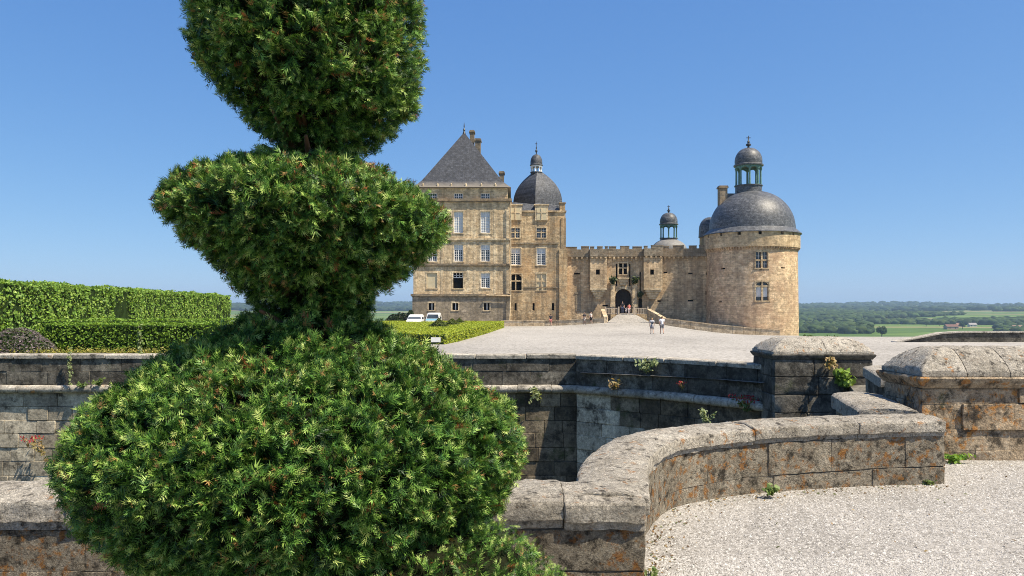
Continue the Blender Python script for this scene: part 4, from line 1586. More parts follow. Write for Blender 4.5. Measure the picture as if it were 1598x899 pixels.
tw_ops = []
for (px0, px1, py0, py1, arched) in ((1179.5, 1198, 393, 418, 0), (1179.5, 1199, 440, 469, 1)):
    a0, a1 = ang_px(px0), ang_px(px1)
    Y = tow_pt((a0 + a1) / 2, TR, 0)[1]
    tw_ops.append((a0, a1, ZA(py1, Y), ZA(py0, Y), arched))
loops_ = []
for (px0, px1, py0, py1) in ((1125, 1132, 418, 420.5), (1218.5, 1224.5, 417, 419), (1122.5, 1127, 469.5, 472), (1185, 1189, 420.5, 422)):
    a0, a1 = ang_px(px0), ang_px(px1)
    Y = tow_pt((a0 + a1) / 2, TR, 0)[1]
    loops_.append((a0, a1, ZA(py1, Y), ZA(py0, Y), 0))
allops = tw_ops + loops_
angs = sorted(set([-math.pi + 2 * math.pi * i / 96 for i in range(97)] + [q for o_ in allops for q in o_[:2]]))
zs = sorted(set([BASE, 0, 3, 6, zp0] + [q for o_ in allops for q in o_[2:4]]))
mb = MB()
for a0, a1 in zip(angs, angs[1:]):
    for z0, z1 in zip(zs, zs[1:]):
        ca, cz = (a0 + a1) / 2, (z0 + z1) / 2
        if any(o_[0] < ca < o_[1] and o_[2] < cz < o_[3] for o_ in allops):
            continue
        mb.face([tow_pt(a0, r_at(z0), z0), tow_pt(a1, r_at(z0), z0), tow_pt(a1, r_at(z1), z1), tow_pt(a0, r_at(z1), z1)])
for o_ in allops:
    a0, a1, z0, z1 = o_[:4]
    for (p, q) in (((a0, z0), (a0, z1)), ((a1, z0), (a1, z1)), ((a0, z0), (a1, z0)), ((a0, z1), (a1, z1))):
        mb.face([tow_pt(p[0], r_at(p[1]), p[1]), tow_pt(q[0], r_at(q[1]), q[1]), tow_pt(q[0], r_at(q[1]) - 0.5, q[1]), tow_pt(p[0], r_at(p[1]) - 0.5, p[1])])
mb.build('drum', M['tower'], tow, smooth=True, angle=25)
for o_ in loops_:
    v = MB()
    v.face([tow_pt(o_[0], TR - 0.4, o_[2]), tow_pt(o_[1], TR - 0.4, o_[2]), tow_pt(o_[1], TR - 0.4, o_[3]), tow_pt(o_[0], TR - 0.4, o_[3])])
    v.build('arrow_loop', M['void'], tow, fix=False)


def tbox(mb, a0, a1, r0, r1, z0, z1, n=1):
    for i in range(n):
        b0, b1 = a0 + (a1 - a0) * i / n, a0 + (a1 - a0) * (i + 1) / n
        v = [tow_pt(a, r, z) for z in (z0, z1) for r in (r0, r1) for a in (b0, b1)]
        mb.raw(v, [(0, 2, 3, 1), (4, 5, 7, 6), (0, 1, 5, 4), (2, 6, 7, 3), (0, 4, 6, 2), (1, 3, 7, 5)])


for (a0, a1, z0, z1, arched) in tw_ops:
    rr = r_at((z0 + z1) / 2)
    s_ = MB()
    t = 0.16 / TR
    tbox(s_, a0 - t, a0 - 0.001, rr - 0.1, rr + 0.05, z0, z1)
    tbox(s_, a1 + 0.001, a1 + t, rr - 0.1, rr + 0.05, z0, z1)
    tbox(s_, a0 - t, a1 + t, rr - 0.1, rr + 0.05, z1 + 0.002, z1 + 0.2, 2)
    tbox(s_, a0 - t * 1.4, a1 + t * 1.4, rr - 0.1, rr + 0.1, z0 - 0.16, z0 - 0.002, 2)
    wd = s_.build('window', M['tower_trim'], tow)
    p = MB()
    tbox(p, a0, a1, rr - 0.42, rr - 0.36, z0, z1)
    p.build('pane', M['glass'], wd)
    mm = MB()
    am = (a0 + a1) / 2
    tbox(mm, am - 0.11 / TR, am + 0.11 / TR, rr - 0.25, rr - 0.02, z0, z1)
    zm_ = z0 + (z1 - z0) * (0.48 if not arched else 0.78)
    tbox(mm, a0, a1, rr - 0.24, rr - 0.03, zm_ - 0.1, zm_ + 0.1)
    if arched:
        n = 10
        hwA = (a1 - a0) / 2
        rz = z1 - zm_
        for q in range(n):
            t0, t1 = math.pi - math.pi * q / n, math.pi - math.pi * (q + 1) / n
            A0, A1 = am + hwA * math.cos(t0), am + hwA * math.cos(t1)
            zz = zm_ + rz * math.sin((t0 + t1) / 2)
            tbox(mm, A0, A1, rr - 0.24, rr - 0.012, zz, z1)
        cu_ = MB()
        tbox(cu_, a0 + 0.01, am - 0.02, rr - 0.355, rr - 0.33, z0 + (z1 - z0) * 0.2, zm_)
        tbox(cu_, am + 0.02, a1 - 0.01, rr - 0.355, rr - 0.33, z0 + (z1 - z0) * 0.2, zm_)
        cu_.build('inner_curtain', M['curtain_cloth'], wd)
    else:
        gb = MB()
        for q in (0.25, 0.75):
            A = a0 + (a1 - a0) * q
            tbox(gb, A - 0.025 / TR, A + 0.025 / TR, rr - 0.355, rr - 0.3, z0, z1)
        for q in (0.25, 0.75):
            zz = z0 + (z1 - z0) * q
            tbox(gb, a0, a1, rr - 0.35, rr - 0.31, zz - 0.025, zz + 0.025)
        gb.build('glazing_bar', M['white_wood'], wd)
    mm.build('mullion', M['tower_trim'], wd)
# corbelled parapet ring with small notches under the eave
rp = TR * 1.058
mb = MB()
mb.lathe(TC, [(TR - 0.3, zp0), (rp, zp0), (rp, zp1 - 0.38), (TR - 0.3, zp1 - 0.38)], 96, caps=False)
mb.build('parapet', M['tower_trim'], tow, smooth=True, angle=30)
notch = [ang_px(q, rp) for q in (1105.5, 1125, 1153.5, 1186.5, 1221, 1238)]
na_ = 0.21 / TR
prev = -math.pi
for q in notch + [math.pi]:
    b = MB()
    e_ = q - na_ if q != math.pi else math.pi
    tbox(b, prev, e_, rp - 0.6, rp + 0.003, zp1 - 0.378, zp1 + 0.02, max(1, int((e_ - prev) / 0.09)))
    b.build('parapet_block', M['tower_trim'], tow)
    prev = q + na_
b = MB()
b.lathe(TC, [(rp - 0.7, zp1 - 0.6), (rp - 0.7, zp1)], 64)
b.build('wall_head', M['void'], tow)
cb = MB()
n = 104
for k in range(n):
    a = 2 * math.pi * k / n
    h = random.uniform(0.3, 0.45)
    tbox(cb, a - 0.014, a + 0.014, TR - 0.05, rp - 0.08, zp0 - h * 0.5, zp0 - 0.003)
    tbox(cb, a - 0.012, a + 0.012, TR - 0.05, TR + 0.12, zp0 - h, zp0 - h * 0.5 - 0.003)
tag(cb.build('corbel_row', M['tower'], tow), kind='stuff')
# dome with flared skirt
zs0 = zp1 + 0.03
zdt = ZA(299, TYW)
Hd = zdt - zs0
rd = 65 * TYW / F
prof = [(rp - 0.5, zs0 - 0.02), (rp + 0.22, zs0), (rp + 0.2, zs0 + 0.1), (rp - 0.15, zs0 + 0.38), (rd * 1.005, zs0 + 0.78)]
for i in range(1, 15):
    t = i / 14 * math.pi / 2 * 0.9
    prof.append((rd * math.cos(t) ** 0.92, zs0 + 0.78 + (Hd - 0.78) * math.sin(t) / math.sin(math.pi / 2 * 0.9)))
b = MB()
b.lathe(TC, prof, 72)
b.build('dome', M['slate_dome'], tow, smooth=True, angle=35)
lantern(tow, XA(1168, TYW), TYW, ZA(304, TYW), ZA(290, TYW), ZA(262.5, TYW), ZA(231, TYW), ZA(212, TYW), 20.2 * TYW / F, 8, M['copper'], M['slate_dome'])
chimney(tow, XA(1121.5, TYW), XA(1133.5, TYW), TYW - 0.6, TYW + 0.6, ZA(335, TYW), ZA(290.5, TYW), M['merlon'])
b = MB()
b.box(XA(1133.6, TYW), XA(1150, TYW), TYW - 0.4, TYW + 0.4, ZA(325, TYW), ZA(302.5, TYW))
b.build('roof_ridge', M['slate_dome'], tow)
# side turret hood against the curtain wall
SC_ = (XA(1107, 117), 117.0)
sr = 16 * 117 / F
b = MB()
b.lathe(SC_, [(sr * 0.94, ZA(400, 117)), (sr * 0.94, ZA(371, 117))], 32)
b.build('stair_turret', M['wing'], tow, smooth=True, angle=35)
b = MB()
zz0, zz1 = ZA(371, 117), ZA(339, 117)
b.lathe(SC_, [(sr * 0.9, zz0 - 0.02), (sr * 1.04, zz0), (sr, zz0 + 1.2)] + [(max(0.05, sr * math.cos(t * math.pi / 16)), zz0 + 1.2 + (zz1 - zz0 - 1.2) * math.sin(t * math.pi / 16)) for t in range(1, 9)], 32)
b.build('turret_roof', M['slate_dome'], tow, smooth=True, angle=35)

# ---- lantern tower rising behind the wall ----------------------------------
BC = (XA(1044, 130), 130.0)
bt = thing('lantern_tower', 'small pale dome with copper lantern showing above the battlements', 'building', (BC[0], BC[1], BASE))
b = MB()
rb_ = 27 * 130 / F
b.lathe(BC, [(rb_, BASE), (rb_, ZA(392, 130))], 40)
b.build('drum', M['tower_trim'], bt, smooth=True, angle=35)
b = MB()
z0, z1 = ZA(391, 130), ZA(374, 130)
b.lathe(BC, [(rb_ * 0.95, z0 - 0.1), (rb_ * 1.06, z0)] + [(rb_ * 1.02 * math.cos(t * math.pi / 2 * 0.75 / 8), z0 + (z1 - z0) * math.sin(t * math.pi / 2 * 0.75 / 8) / math.sin(math.pi / 2 * 0.75)) for t in range(9)], 40)
b.build('dome', flat('pale_lead_roof', (0.20, 0.195, 0.185), 0.6, 0.3, 0.2, 3), bt, smooth=True, angle=35)
lantern(bt, BC[0] - 0.05, BC[1], ZA(380, 130), ZA(372, 130), ZA(353, 130), ZA(332, 130), ZA(320.5, 130), 13.2 * 130 / F, 8, M['copper'], M['slate_dome'])

# ------------------------------------------------------------------ gate ramp, palisades, low walls
rp0, rp1 = 108.3, 113.9
mb = MB()
q = [P(948, 503, rp0), P(1014, 503, rp0), P(989, 489.3, rp1), P(965, 489.3, rp1)]
L_ = [(p.x, p.y, p.z - 3) for p in q]
mb.raw([tuple(p) for p in q] + L_, [(0, 1, 2, 3), (4, 7, 6, 5), (0, 4, 5, 1), (1, 5, 6, 2), (2, 6, 7, 3), (3, 7, 4, 0)])
tag(mb.build('gate_ramp', M['esplanade']), kind='structure')


def palisade(label, px0, px1, py0, py1, Y):
    w = thing('wooden_palisade', label, 'fence', (XA((px0 + px1) / 2, Y), Y, ZA(py1, Y)), 'palisades on the gate ramp')
    x0, x1, z0, z1 = XA(px0, Y), XA(px1, Y), ZA(py1, Y), ZA(py0, Y)
    n = 8
    for k in range(n):
        x = x0 + (x1 - x0) * (k + 0.5) / n
        b = MB()
        h = z1 - 0.08
        b.raw([(x - 0.035, Y, z0), (x + 0.035, Y, z0), (x + 0.035, Y, h - 0.06), (x, Y, h), (x - 0.035, Y, h - 0.06)] + [(x - 0.035, Y + 0.035, z0), (x + 0.035, Y + 0.035, z0), (x + 0.035, Y + 0.035, h - 0.06), (x, Y + 0.035, h), (x - 0.035, Y + 0.035, h - 0.06)],
              [(0, 1, 2, 3, 4), (9, 8, 7, 6, 5)] + [(i, (i + 1) % 5, (i + 1) % 5 + 5, i + 5) for i in range(5)])
        b.build('picket', M['old_wood'], w)
    for x in (x0 - 0.05, x1 + 0.05):
        b = MB()
        b.box(x - 0.09, x + 0.09, Y - 0.05, Y + 0.13, z0 - 0.2, z1 + 0.08)
        b.build('post', M['old_wood'], w)
    for z in (z0 + 0.12, z1 - 0.16):
        b = MB()
        b.box(x0, x1, Y + 0.04, Y + 0.09, z - 0.05, z + 0.05)
        b.build('rail', M['old_wood'], w)


palisade('weathered wooden palisade on the left of the castle gateway', 945.5, 965, 479.5, 490.5, 113.0)
palisade('weathered wooden palisade on the right of the castle gateway', 990, 1010.5, 479.5, 490.5, 113.0)


def low_wall(label, pts, h=0.62, t=0.45):
    """pts = (px, py of foot, Y)"""
    A = [P(*p) for p in pts]
    w = thing('low_stone_wall', label, 'wall', A[0], 'low walls edging the castle ditch')
    for a, b in zip(A, A[1:]):
        n = max(1, int((b - a).length / 1.3))
        d = (b - a)
        dn = Vector((d.y, -d.x, 0)).normalized() * t
        for k in range(n):
            p, q = a + d * (k / n + 0.004), a + d * ((k + 1) / n - 0.004)
            s_ = MB()
            hh = h + random.uniform(-0.02, 0.02)
            v = [p, q, q - dn, p - dn]
            s_.raw([(c.x, c.y, c.z - 0.8) for c in v] + [(c.x, c.y, c.z + hh - 0.1) for c in v], [(0, 3, 2, 1), (4, 5, 6, 7), (0, 1, 5, 4), (1, 2, 6, 5), (2, 3, 7, 6), (3, 0, 4, 7)])
            s_.build('stone', M['low_wall'], w)
            s_ = MB()
            e2 = dn * 0.12
            v = [p + e2, q + e2, q - dn - e2, p - dn - e2]
            s_.raw([(c.x, c.y, c.z + hh - 0.098) for c in v] + [(c.x, c.y, c.z + hh) for c in v], [(0, 3, 2, 1), (4, 5, 6, 7), (0, 1, 5, 4), (1, 2, 6, 5), (2, 3, 7, 6), (3, 0, 4, 7)])
            s_.build('cap_stone', M['low_wall'], w)


low_wall('low pale stone wall edging the ditch left of the gate ramp', [(782, 507.8, 110.8), (850, 507.5, 110.6), (905, 505.5, 109.5), (948, 502.6, 108.4)], 0.66)
low_wall('long low stone wall sloping down from the gate ramp toward the round tower', [(1034, 505.5, 108.3), (1062, 508.5, 107.6), (1110, 514.5, 106.6), (1160, 519.5, 105.6), (1218, 524.3, 104.8)], 0.78)
low_wall('steep parapet wall on the right side of the gate ramp', [(1009.5, 490, 113.2), (1034, 504.5, 108.4)], 0.75)
low_wall('short pale parapet wall on the left side of the gate ramp', [(948, 503, 108.4), (943, 490.5, 113.2)], 0.75)


# ------------------------------------------------------------------ foliage tools
def unit(v):
    return v / np.maximum(1e-9, np.linalg.norm(v, axis=-1, keepdims=True))


def frames(D, seed):
    """orthonormal frames with D as first axis, random roll"""
    r = np.random.default_rng(seed)
    R = unit(r.normal(size=D.shape))
    B = unit(np.cross(D, R))
    C = np.cross(D, B)
    return B, C


def sprig_template(seed, pairs=8):
    """a flat yew sprig along +x (length 1): stem and two ranks of pointed needles; returns tris (k,3,3), tip factor (k,)"""
    r = random.Random(seed)
    tri, tip = [], []
    tri.append([(0, -0.02, 0), (1.0, 0, 0.02), (0, 0.02, 0)])
    tip.append(0.4)
    for i in range(pairs):
        t = (i + 0.6) / pairs
        for s in (-1, 1):
            L = (0.42 - 0.18 * abs(t - 0.45)) * r.uniform(0.8, 1.15)
            an = math.radians(r.uniform(40, 68) - 22 * t)
            lift = r.uniform(-0.06, 0.16)
            x0 = t + r.uniform(-0.03, 0.03)
            dx, dy = math.cos(an) * L, math.sin(an) * L * s
            w = 0.034
            nx, ny = -math.sin(an) * w, math.cos(an) * w * s
            tri.append([(x0 + nx + dx * 0.12, ny + dy * 0.12, 0), (x0 + dx, dy, lift), (x0 - nx + dx * 0.12, -ny + dy * 0.12, 0)])
            tip.append(t)
    tri.append([(0.97, 0.035, 0.02), (1.28, 0, 0.05), (0.97, -0.035, 0.02)])
    tip.append(1.0)
    return np.array(tri), np.array(tip)


TPL = [sprig_template(i) for i in range(5)]


def sprigs(C, D, L, seed, col_fn):
    """C centres, D directions, L lengths -> verts, quads, colours"""
    r = np.random.default_rng(seed)
    B, N_ = frames(D, seed + 1)
    Vs, Cs = [], []
    which = r.integers(0, len(TPL), len(C))
    for k, (tq, tip) in enumerate(TPL):
        m_ = which == k
        if not m_.any():
            continue
        c, d, b, n_, l = C[m_], D[m_], B[m_], N_[m_], L[m_]
        t = tq.reshape(-1, 3)
        v = c[:, None] + l[:, None, None] * (t[None, :, 0:1] * d[:, None] + t[None, :, 1:2] * b[:, None] + t[None, :, 2:3] * n_[:, None])
        Vs.append(v.reshape(-1, 3))
        col = col_fn(c, tip, r, np.nonzero(m_)[0])           # (n, quads, 3)
        Cs.append(np.repeat(col.reshape(-1, 3), 3, 0))
    V = np.concatenate(Vs)
    return V, np.arange(len(V)).reshape(-1, 3), np.concatenate(Cs)


# ------------------------------------------------------------------ the clipped yew
TY = 3.15
S = TY / F
yew = thing('topiary_yew', 'tall dark yew clipped into stacked rounded tiers in the foreground', 'tree', (XA(470, TY), TY, 0.05))


def tier_profile(pts):
    return [(EYE - (py - HY) * S, hw * S) for (py, hw) in pts]


def cxs(px):
    return XA(px, TY)


TIERS = [
    ('top_tier', cxs(480), 0.0, tier_profile([(-190, 60), (-178, 130), (-150, 168), (-100, 178), (0, 177), (100, 176), (128, 170), (150, 157), (185, 124), (215, 90), (240, 56), (256, 40)]), -0.25, 24000, 101),
    ('middle_tier', cxs(484), 0.0, tier_profile([(240, 42), (254, 84), (274, 145), (297, 190), (320, 213), (343, 218), (364, 206), (396, 172), (426, 138), (452, 108), (478, 88), (505, 76)]), -0.07, 23000, 202),
    ('lower_tier', cxs(476), 0.0, tier_profile([(484, 72), (500, 103), (520, 140), (545, 186), (570, 230), (600, 276), (635, 316), (670, 337), (705, 342), (745, 330), (788, 304), (830, 257), (872, 195), (905, 130)]), 0.0, 48000, 303),
    ('base_tier', cxs(655), -0.30, tier_profile([(762, 55), (780, 110), (812, 168), (858, 214), (910, 255), (970, 290), (1040, 315), (1112, 330)]), 0.0, 15000, 404),
]
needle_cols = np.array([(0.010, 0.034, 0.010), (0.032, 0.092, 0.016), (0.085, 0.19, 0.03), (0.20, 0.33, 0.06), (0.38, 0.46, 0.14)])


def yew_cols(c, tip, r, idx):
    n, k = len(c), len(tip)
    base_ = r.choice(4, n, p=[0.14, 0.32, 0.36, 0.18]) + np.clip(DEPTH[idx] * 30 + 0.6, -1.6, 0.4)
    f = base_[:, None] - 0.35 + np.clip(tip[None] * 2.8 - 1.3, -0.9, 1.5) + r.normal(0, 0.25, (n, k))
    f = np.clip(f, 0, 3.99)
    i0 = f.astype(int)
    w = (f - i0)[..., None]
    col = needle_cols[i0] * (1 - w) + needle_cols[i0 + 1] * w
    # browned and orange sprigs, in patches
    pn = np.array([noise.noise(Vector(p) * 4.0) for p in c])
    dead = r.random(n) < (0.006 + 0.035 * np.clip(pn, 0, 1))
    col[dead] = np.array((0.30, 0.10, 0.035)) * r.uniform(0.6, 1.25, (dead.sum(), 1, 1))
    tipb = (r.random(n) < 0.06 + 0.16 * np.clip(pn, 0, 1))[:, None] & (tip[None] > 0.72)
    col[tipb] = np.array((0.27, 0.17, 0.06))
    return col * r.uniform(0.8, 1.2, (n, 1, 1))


for (nm, cx_, dy_, prof, tilt, cnt, seed) in TIERS:
    r = np.random.default_rng(seed)
    pz = np.array([p[0] for p in prof])
    pr = np.array([p[1] for p in prof])
    seg = np.hypot(np.diff(pz), np.diff(pr)) * (pr[:-1] + pr[1:]) * math.pi
    cum = np.concatenate([[0], np.cumsum(seg)]) / seg.sum()
    # more of them on the half that faces the viewer
    n = cnt
    u_ = r.random(n)
    k = np.clip(np.searchsorted(cum, u_) - 1, 0, len(seg) - 1)
    t = (u_ - cum[k]) / (cum[k + 1] - cum[k])
    z = pz[k] + (pz[k + 1] - pz[k]) * t
    rad = pr[k] + (pr[k + 1] - pr[k]) * t
    nzr = np.stack([-(pz[k + 1] - pz[k]), (pr[k + 1] - pr[k])], 1)       # (radial, z) normal
    nzr = unit(nzr)
    th = r.uniform(-math.pi, math.pi, n)
    fr = r.random(n) < 0.30
    th = np.where(fr, r.uniform(-math.pi * 0.95, -0.05 * math.pi, n), th)
    nx, ny, nz_ = nzr[:, 0] * np.cos(th), nzr[:, 0] * np.sin(th), nzr[:, 1]
    N3 = unit(np.stack([nx, ny, nz_], 1))
    base_p = np.stack([cx_ + rad * np.cos(th), TY + dy_ + rad * np.sin(th), z + tilt * rad * np.cos(th)], 1)
    gapn = np.array([noise.noise(Vector(p) * 15.0) for p in base_p])
    keepm = (gapn > -0.10) | (r.random(n) < 0.3)
    base_p, N3, gapn, n = base_p[keepm], N3[keepm], gapn[keepm], int(keepm.sum())
    lump = np.array([noise.noise(Vector(p) * 5.5) * 0.022 + noise.noise(Vector(p) * 15.0) * 0.06 for p in base_p])
    lump = np.minimum(lump, 0.012 + 0.15 * lump)
    depth = -np.abs(r.normal(0, 0.036, n)) - 0.004
    Cc = base_p + N3 * (lump + depth)[:, None]
    Dd = unit(N3 * r.uniform(0.35, 1.0, (n, 1)) + r.normal(0, 0.62, (n, 3)) + np.array([0.05, 0, 0.12]))
    Ll = r.uniform(0.030, 0.060, n) * {'lower_tier': 1.1, 'base_tier': 0.8}.get(nm, 1.0)
    stray = r.random(n) < 0.02
    Ll[stray] *= 1.5
    Cc -= Dd * (Ll * 0.68)[:, None]
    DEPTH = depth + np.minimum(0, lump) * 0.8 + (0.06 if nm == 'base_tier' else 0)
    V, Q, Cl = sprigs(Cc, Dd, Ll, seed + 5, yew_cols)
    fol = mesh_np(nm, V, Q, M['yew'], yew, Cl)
    tag(fol, kind='stuff')
    # inner mass of twigs
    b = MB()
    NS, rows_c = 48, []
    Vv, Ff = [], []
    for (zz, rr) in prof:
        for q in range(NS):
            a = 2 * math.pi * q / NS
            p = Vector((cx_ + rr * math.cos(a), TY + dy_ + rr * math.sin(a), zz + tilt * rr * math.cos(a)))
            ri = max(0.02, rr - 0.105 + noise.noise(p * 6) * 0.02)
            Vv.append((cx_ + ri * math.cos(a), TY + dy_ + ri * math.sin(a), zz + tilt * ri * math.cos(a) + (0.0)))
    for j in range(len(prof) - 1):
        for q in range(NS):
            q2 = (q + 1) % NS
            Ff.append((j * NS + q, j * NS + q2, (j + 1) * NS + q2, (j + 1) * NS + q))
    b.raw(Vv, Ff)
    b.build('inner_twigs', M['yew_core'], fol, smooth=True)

b = MB()
b.tube([(cxs(480), TY, 0.0), (cxs(478), TY, 0.8), (cxs(488), TY, 1.6), (cxs(492), TY + 0.02, 2.25), (cxs(484), TY, 3.1)], [0.13, 0.11, 0.085, 0.06, 0.03], 10)
b.build('trunk', M['bark'], yew, smooth=True)
for i in range(16):
    a = random.uniform(0, 2 * math.pi)
    z0 = random.choice([1.55, 1.6, 1.68, 2.2, 2.24, 2.3])
    rr = random.uniform(0.16, 0.32)
    p0 = Vector((cxs(486), TY, z0))
    up = random.uniform(0.06, 0.2)
    b = MB()
    b.tube([p0, p0 + Vector((math.cos(a) * rr * 0.5, math.sin(a) * rr * 0.5, up * 0.35)), p0 + Vector((math.cos(a) * rr, math.sin(a) * rr, up))], [0.022, 0.014, 0.006], 6)
    b.build('limb', M['bark'], yew, smooth=True)


# ------------------------------------------------------------------ hedges
def leaf_quads(C, N3, size, r, cols, tiltj=0.7, bright=None):
    n = len(C)
    Dn = unit(N3 + r.normal(0, tiltj, (n, 3)))
    A = unit(np.cross(Dn, r.normal(size=(n, 3))))
    B = np.cross(Dn, A)
    s = size[:, None]
    V = np.stack([C - A * s, C - B * s * 0.55 + Dn * s * 0.1, C + A * s, C + B * s * 0.55], 1)
    ci = r.integers(0, len(cols), n)
    col = cols[ci] * r.uniform(0.75, 1.25, (n, 1))
    if bright is not None:
        col = col * bright[:, None]
    return V.reshape(-1, 3), np.arange(n * 4).reshape(-1, 4), np.repeat(col, 4, 0)


def hedge(name, label, pts, width, ztop, zbase, dens, size, cols, seed, bulge=0.22, group=None, faces=('front', 'top', 'end', 'back'), cat='hedge', gaps=True):
    """clipped hedge along a ground path; pts [(x,y)]; the right-hand side of the path is the front"""
    w = thing(name, label, cat, (pts[0][0], pts[0][1], zbase), group)
    path = Path(pts)
    r = np.random.default_rng(seed)
    core = MB()
    ins = size * 1.2
    strip(path, ins, path.L - ins, -width + ins, -ins, zbase, ztop - ins * 1.8, max(2, int(path.L / 2)), core)
    core.build('inner_twigs', M['hedge_core'], w)
    Cs, Ns = [], []

    def add(n, fs, fo, fz, nrm):
        s_ = fs(n)
        o_ = fo(n)
        z_ = fz(n)
        for i in range(n):
            p = path.pt(float(s_[i]), float(o_[i]), float(z_[i]))
            p.z -= 0
            k = path.nrm(float(s_[i]))
            if nrm == 'front':
                nn = Vector((k.x, k.y, 0.15))
            elif nrm == 'back':
                nn = Vector((-k.x, -k.y, 0.15))
            elif nrm == 'top':
                nn = Vector((0, 0, 1))
            elif nrm == 'e0':
                nn = Vector((k.y, -k.x, 0.1))
                nn = Vector((path.p[0] - path.p[1]).normalized().to_3d())
            else:
                nn = Vector((path.p[-1] - path.p[-2]).normalized().to_3d())
            if gaps and noise.noise(p * 1.6 + Vector((3, 1, 7))) + 0.5 * noise.noise(p * 4.1) < -0.6:
                continue
            lump = noise.noise(p * 0.9) * bulge + noise.noise(p * 2.7) * bulge * 0.6 - abs(r.normal(0, size * 0.5))
            Cs.append(p + nn * lump)
            Ns.append(nn)
    U = lambda a, b: (lambda n: r.uniform(a, b, n))
    h = ztop - zbase
    if 'front' in faces:
        add(int(path.L * h * dens), U(0, path.L), U(0, 0.001), U(zbase, ztop), 'front')
    if 'back' in faces:
        add(int(path.L * h * dens * 0.25), U(0, path.L), U(-width, -width + 0.001), U(zbase, ztop), 'back')
    if 'top' in faces:
        add(int(path.L * width * dens), U(0, path.L), U(-width, 0), U(ztop, ztop + 0.001), 'top')
    if 'end' in faces:
        add(int(width * h * dens), U(0, 0.001), U(-width, 0), U(zbase, ztop), 'e0')
        add(int(width * h * dens), U(path.L - 0.001, path.L), U(-width, 0), U(zbase, ztop), 'e1')
    C = np.array([tuple(c) for c in Cs])
    N3 = np.array([tuple(c) for c in Ns])
    V, Q, Cl = leaf_quads(C, N3, r.uniform(0.6, 1.3, len(C)) * size, r, np.array(cols))
    tag(mesh_np('foliage', V, Q, M['hedge'], w, Cl), kind='stuff')
    return w


G_TALL = [(0.17, 0.30, 0.045), (0.22, 0.37, 0.055), (0.30, 0.42, 0.085), (0.10, 0.20, 0.03)]
G_LOW = [(0.16, 0.28, 0.03), (0.22, 0.34, 0.04), (0.12, 0.22, 0.025)]
G_LIME = [(0.32, 0.40, 0.03), (0.42, 0.47, 0.04), (0.25, 0.34, 0.03), (0.37, 0.41, 0.05)]
hedge('tall_hedge', 'tall bright green clipped hedge receding behind the yew at left', [(-27.5, 71), (-19.4, 31.5), (-19.4, 26.4)][::-1][1:] if False else [(-19.9, 29.0), (-24.2, 69)], 3.0, 2.70, 0.0, 170, 0.075, G_TALL, 11)
hedge('tall_hedge', 'tall green hedge block turning across the left picture edge', [(-34, 30.6), (-19.95, 30.6)], 2.2, 2.74, 0.0, 150, 0.075, G_TALL, 12)
hedge('low_hedge', 'low clipped box hedge on the terrace above the left moat wall', [(-15.55, 26.6), (-8.2, 26.6)], 1.3, 1.12, 0.05, 420, 0.045, G_LOW, 13, 0.06)
hedge('low_hedge', 'low clipped hedge strip in front of the tall green hedge', [(-17.2, 29.2), (-9.0, 29.6)], 1.0, 1.22, 0.05, 300, 0.045, G_LOW, 14, 0.06)
# bank of planting under them
mb = MB()
mb.face([(-40, 25.5, -0.05), (-7, 25.5, -0.05), (-7, 31, 0.02), (-40, 31, 0.02)])
tag(mb.build('planting_bed', M['soil']), kind='structure')


def dome_bush(name, label, c, rx, ry, rz, n, size, cols, seed, cat='bush', group=None, core=None, cone=False):
    w = thing(name, label, cat, c, group)
    r = np.random.default_rng(seed)
    th = r.uniform(0, 2 * math.pi, n)
    u_ = r.random(n)
    if cone:
        rr = 1 - u_
        zz = u_
    else:
        zz = u_
        rr = np.sqrt(np.clip(1 - zz ** 2, 0, 1))
    N3 = unit(np.stack([rr * np.cos(th) / rx, rr * np.sin(th) / ry, (zz + (0.4 if cone else 0)) / rz], 1))
    C = np.stack([c[0] + rx * rr * np.cos(th), c[1] + ry * rr * np.sin(th), c[2] + rz * zz], 1)
    lump = np.array([noise.noise(Vector(p) * 2.5) for p in C]) * 0.12 * min(rx, rz) - np.abs(r.normal(0, size * 0.5, n))
    C = C + N3 * lump[:, None]
    V, Q, Cl = leaf_quads(C, N3, r.uniform(0.6, 1.3, n) * size, r, np.array(cols))
    tag(mesh_np('foliage', V, Q, M['hedge'], w, Cl), kind='stuff')
    b = MB()
    k = 0.88
    if cone:
        b.lathe((c[0], c[1]), [(rx * k, c[2]), (0.02, c[2] + rz * k)], 16, sy=ry / rx)
    else:
        b.lathe((c[0], c[1]), [(rx * k * math.cos(t * math.pi / 16), c[2] + rz * k * math.sin(t * math.pi / 16)) for t in range(8)], 16, sy=ry / rx)
    b.build('inner_twigs', M['hedge_core'], w, smooth=True)
    return w


dome_bush('lavender_bush', 'greyish purple lavender bush at the left picture edge above the moat wall', (-16.2, 26.3, 0.0), 1.25, 0.7, 0.95, 3500, 0.04, [(0.17, 0.13, 0.15), (0.12, 0.12, 0.09), (0.20, 0.16, 0.17), (0.09, 0.10, 0.06)], 21, 'bush')
# yellow-green stonecrop along the wall head
r = np.random.default_rng(31)
n = 5000
C = np.stack([r.uniform(-18, -7.2, n), r.uniform(25.62, 26.05, n), np.abs(r.normal(0.2, 0.07, n))], 1)
V, Q, Cl = leaf_quads(C, np.tile([0, -0.4, 0.8], (n, 1)), r.uniform(0.02, 0.045, n), r, np.array([(0.33, 0.30, 0.06), (0.26, 0.27, 0.05), (0.40, 0.34, 0.09), (0.18, 0.2, 0.04)]), 0.9)
tag(mesh_np('stonecrop', V, Q, M['plant'], None, Cl), 'yellow green stonecrop mat along the top of the left moat wall', 'groundcover', kind='stuff')

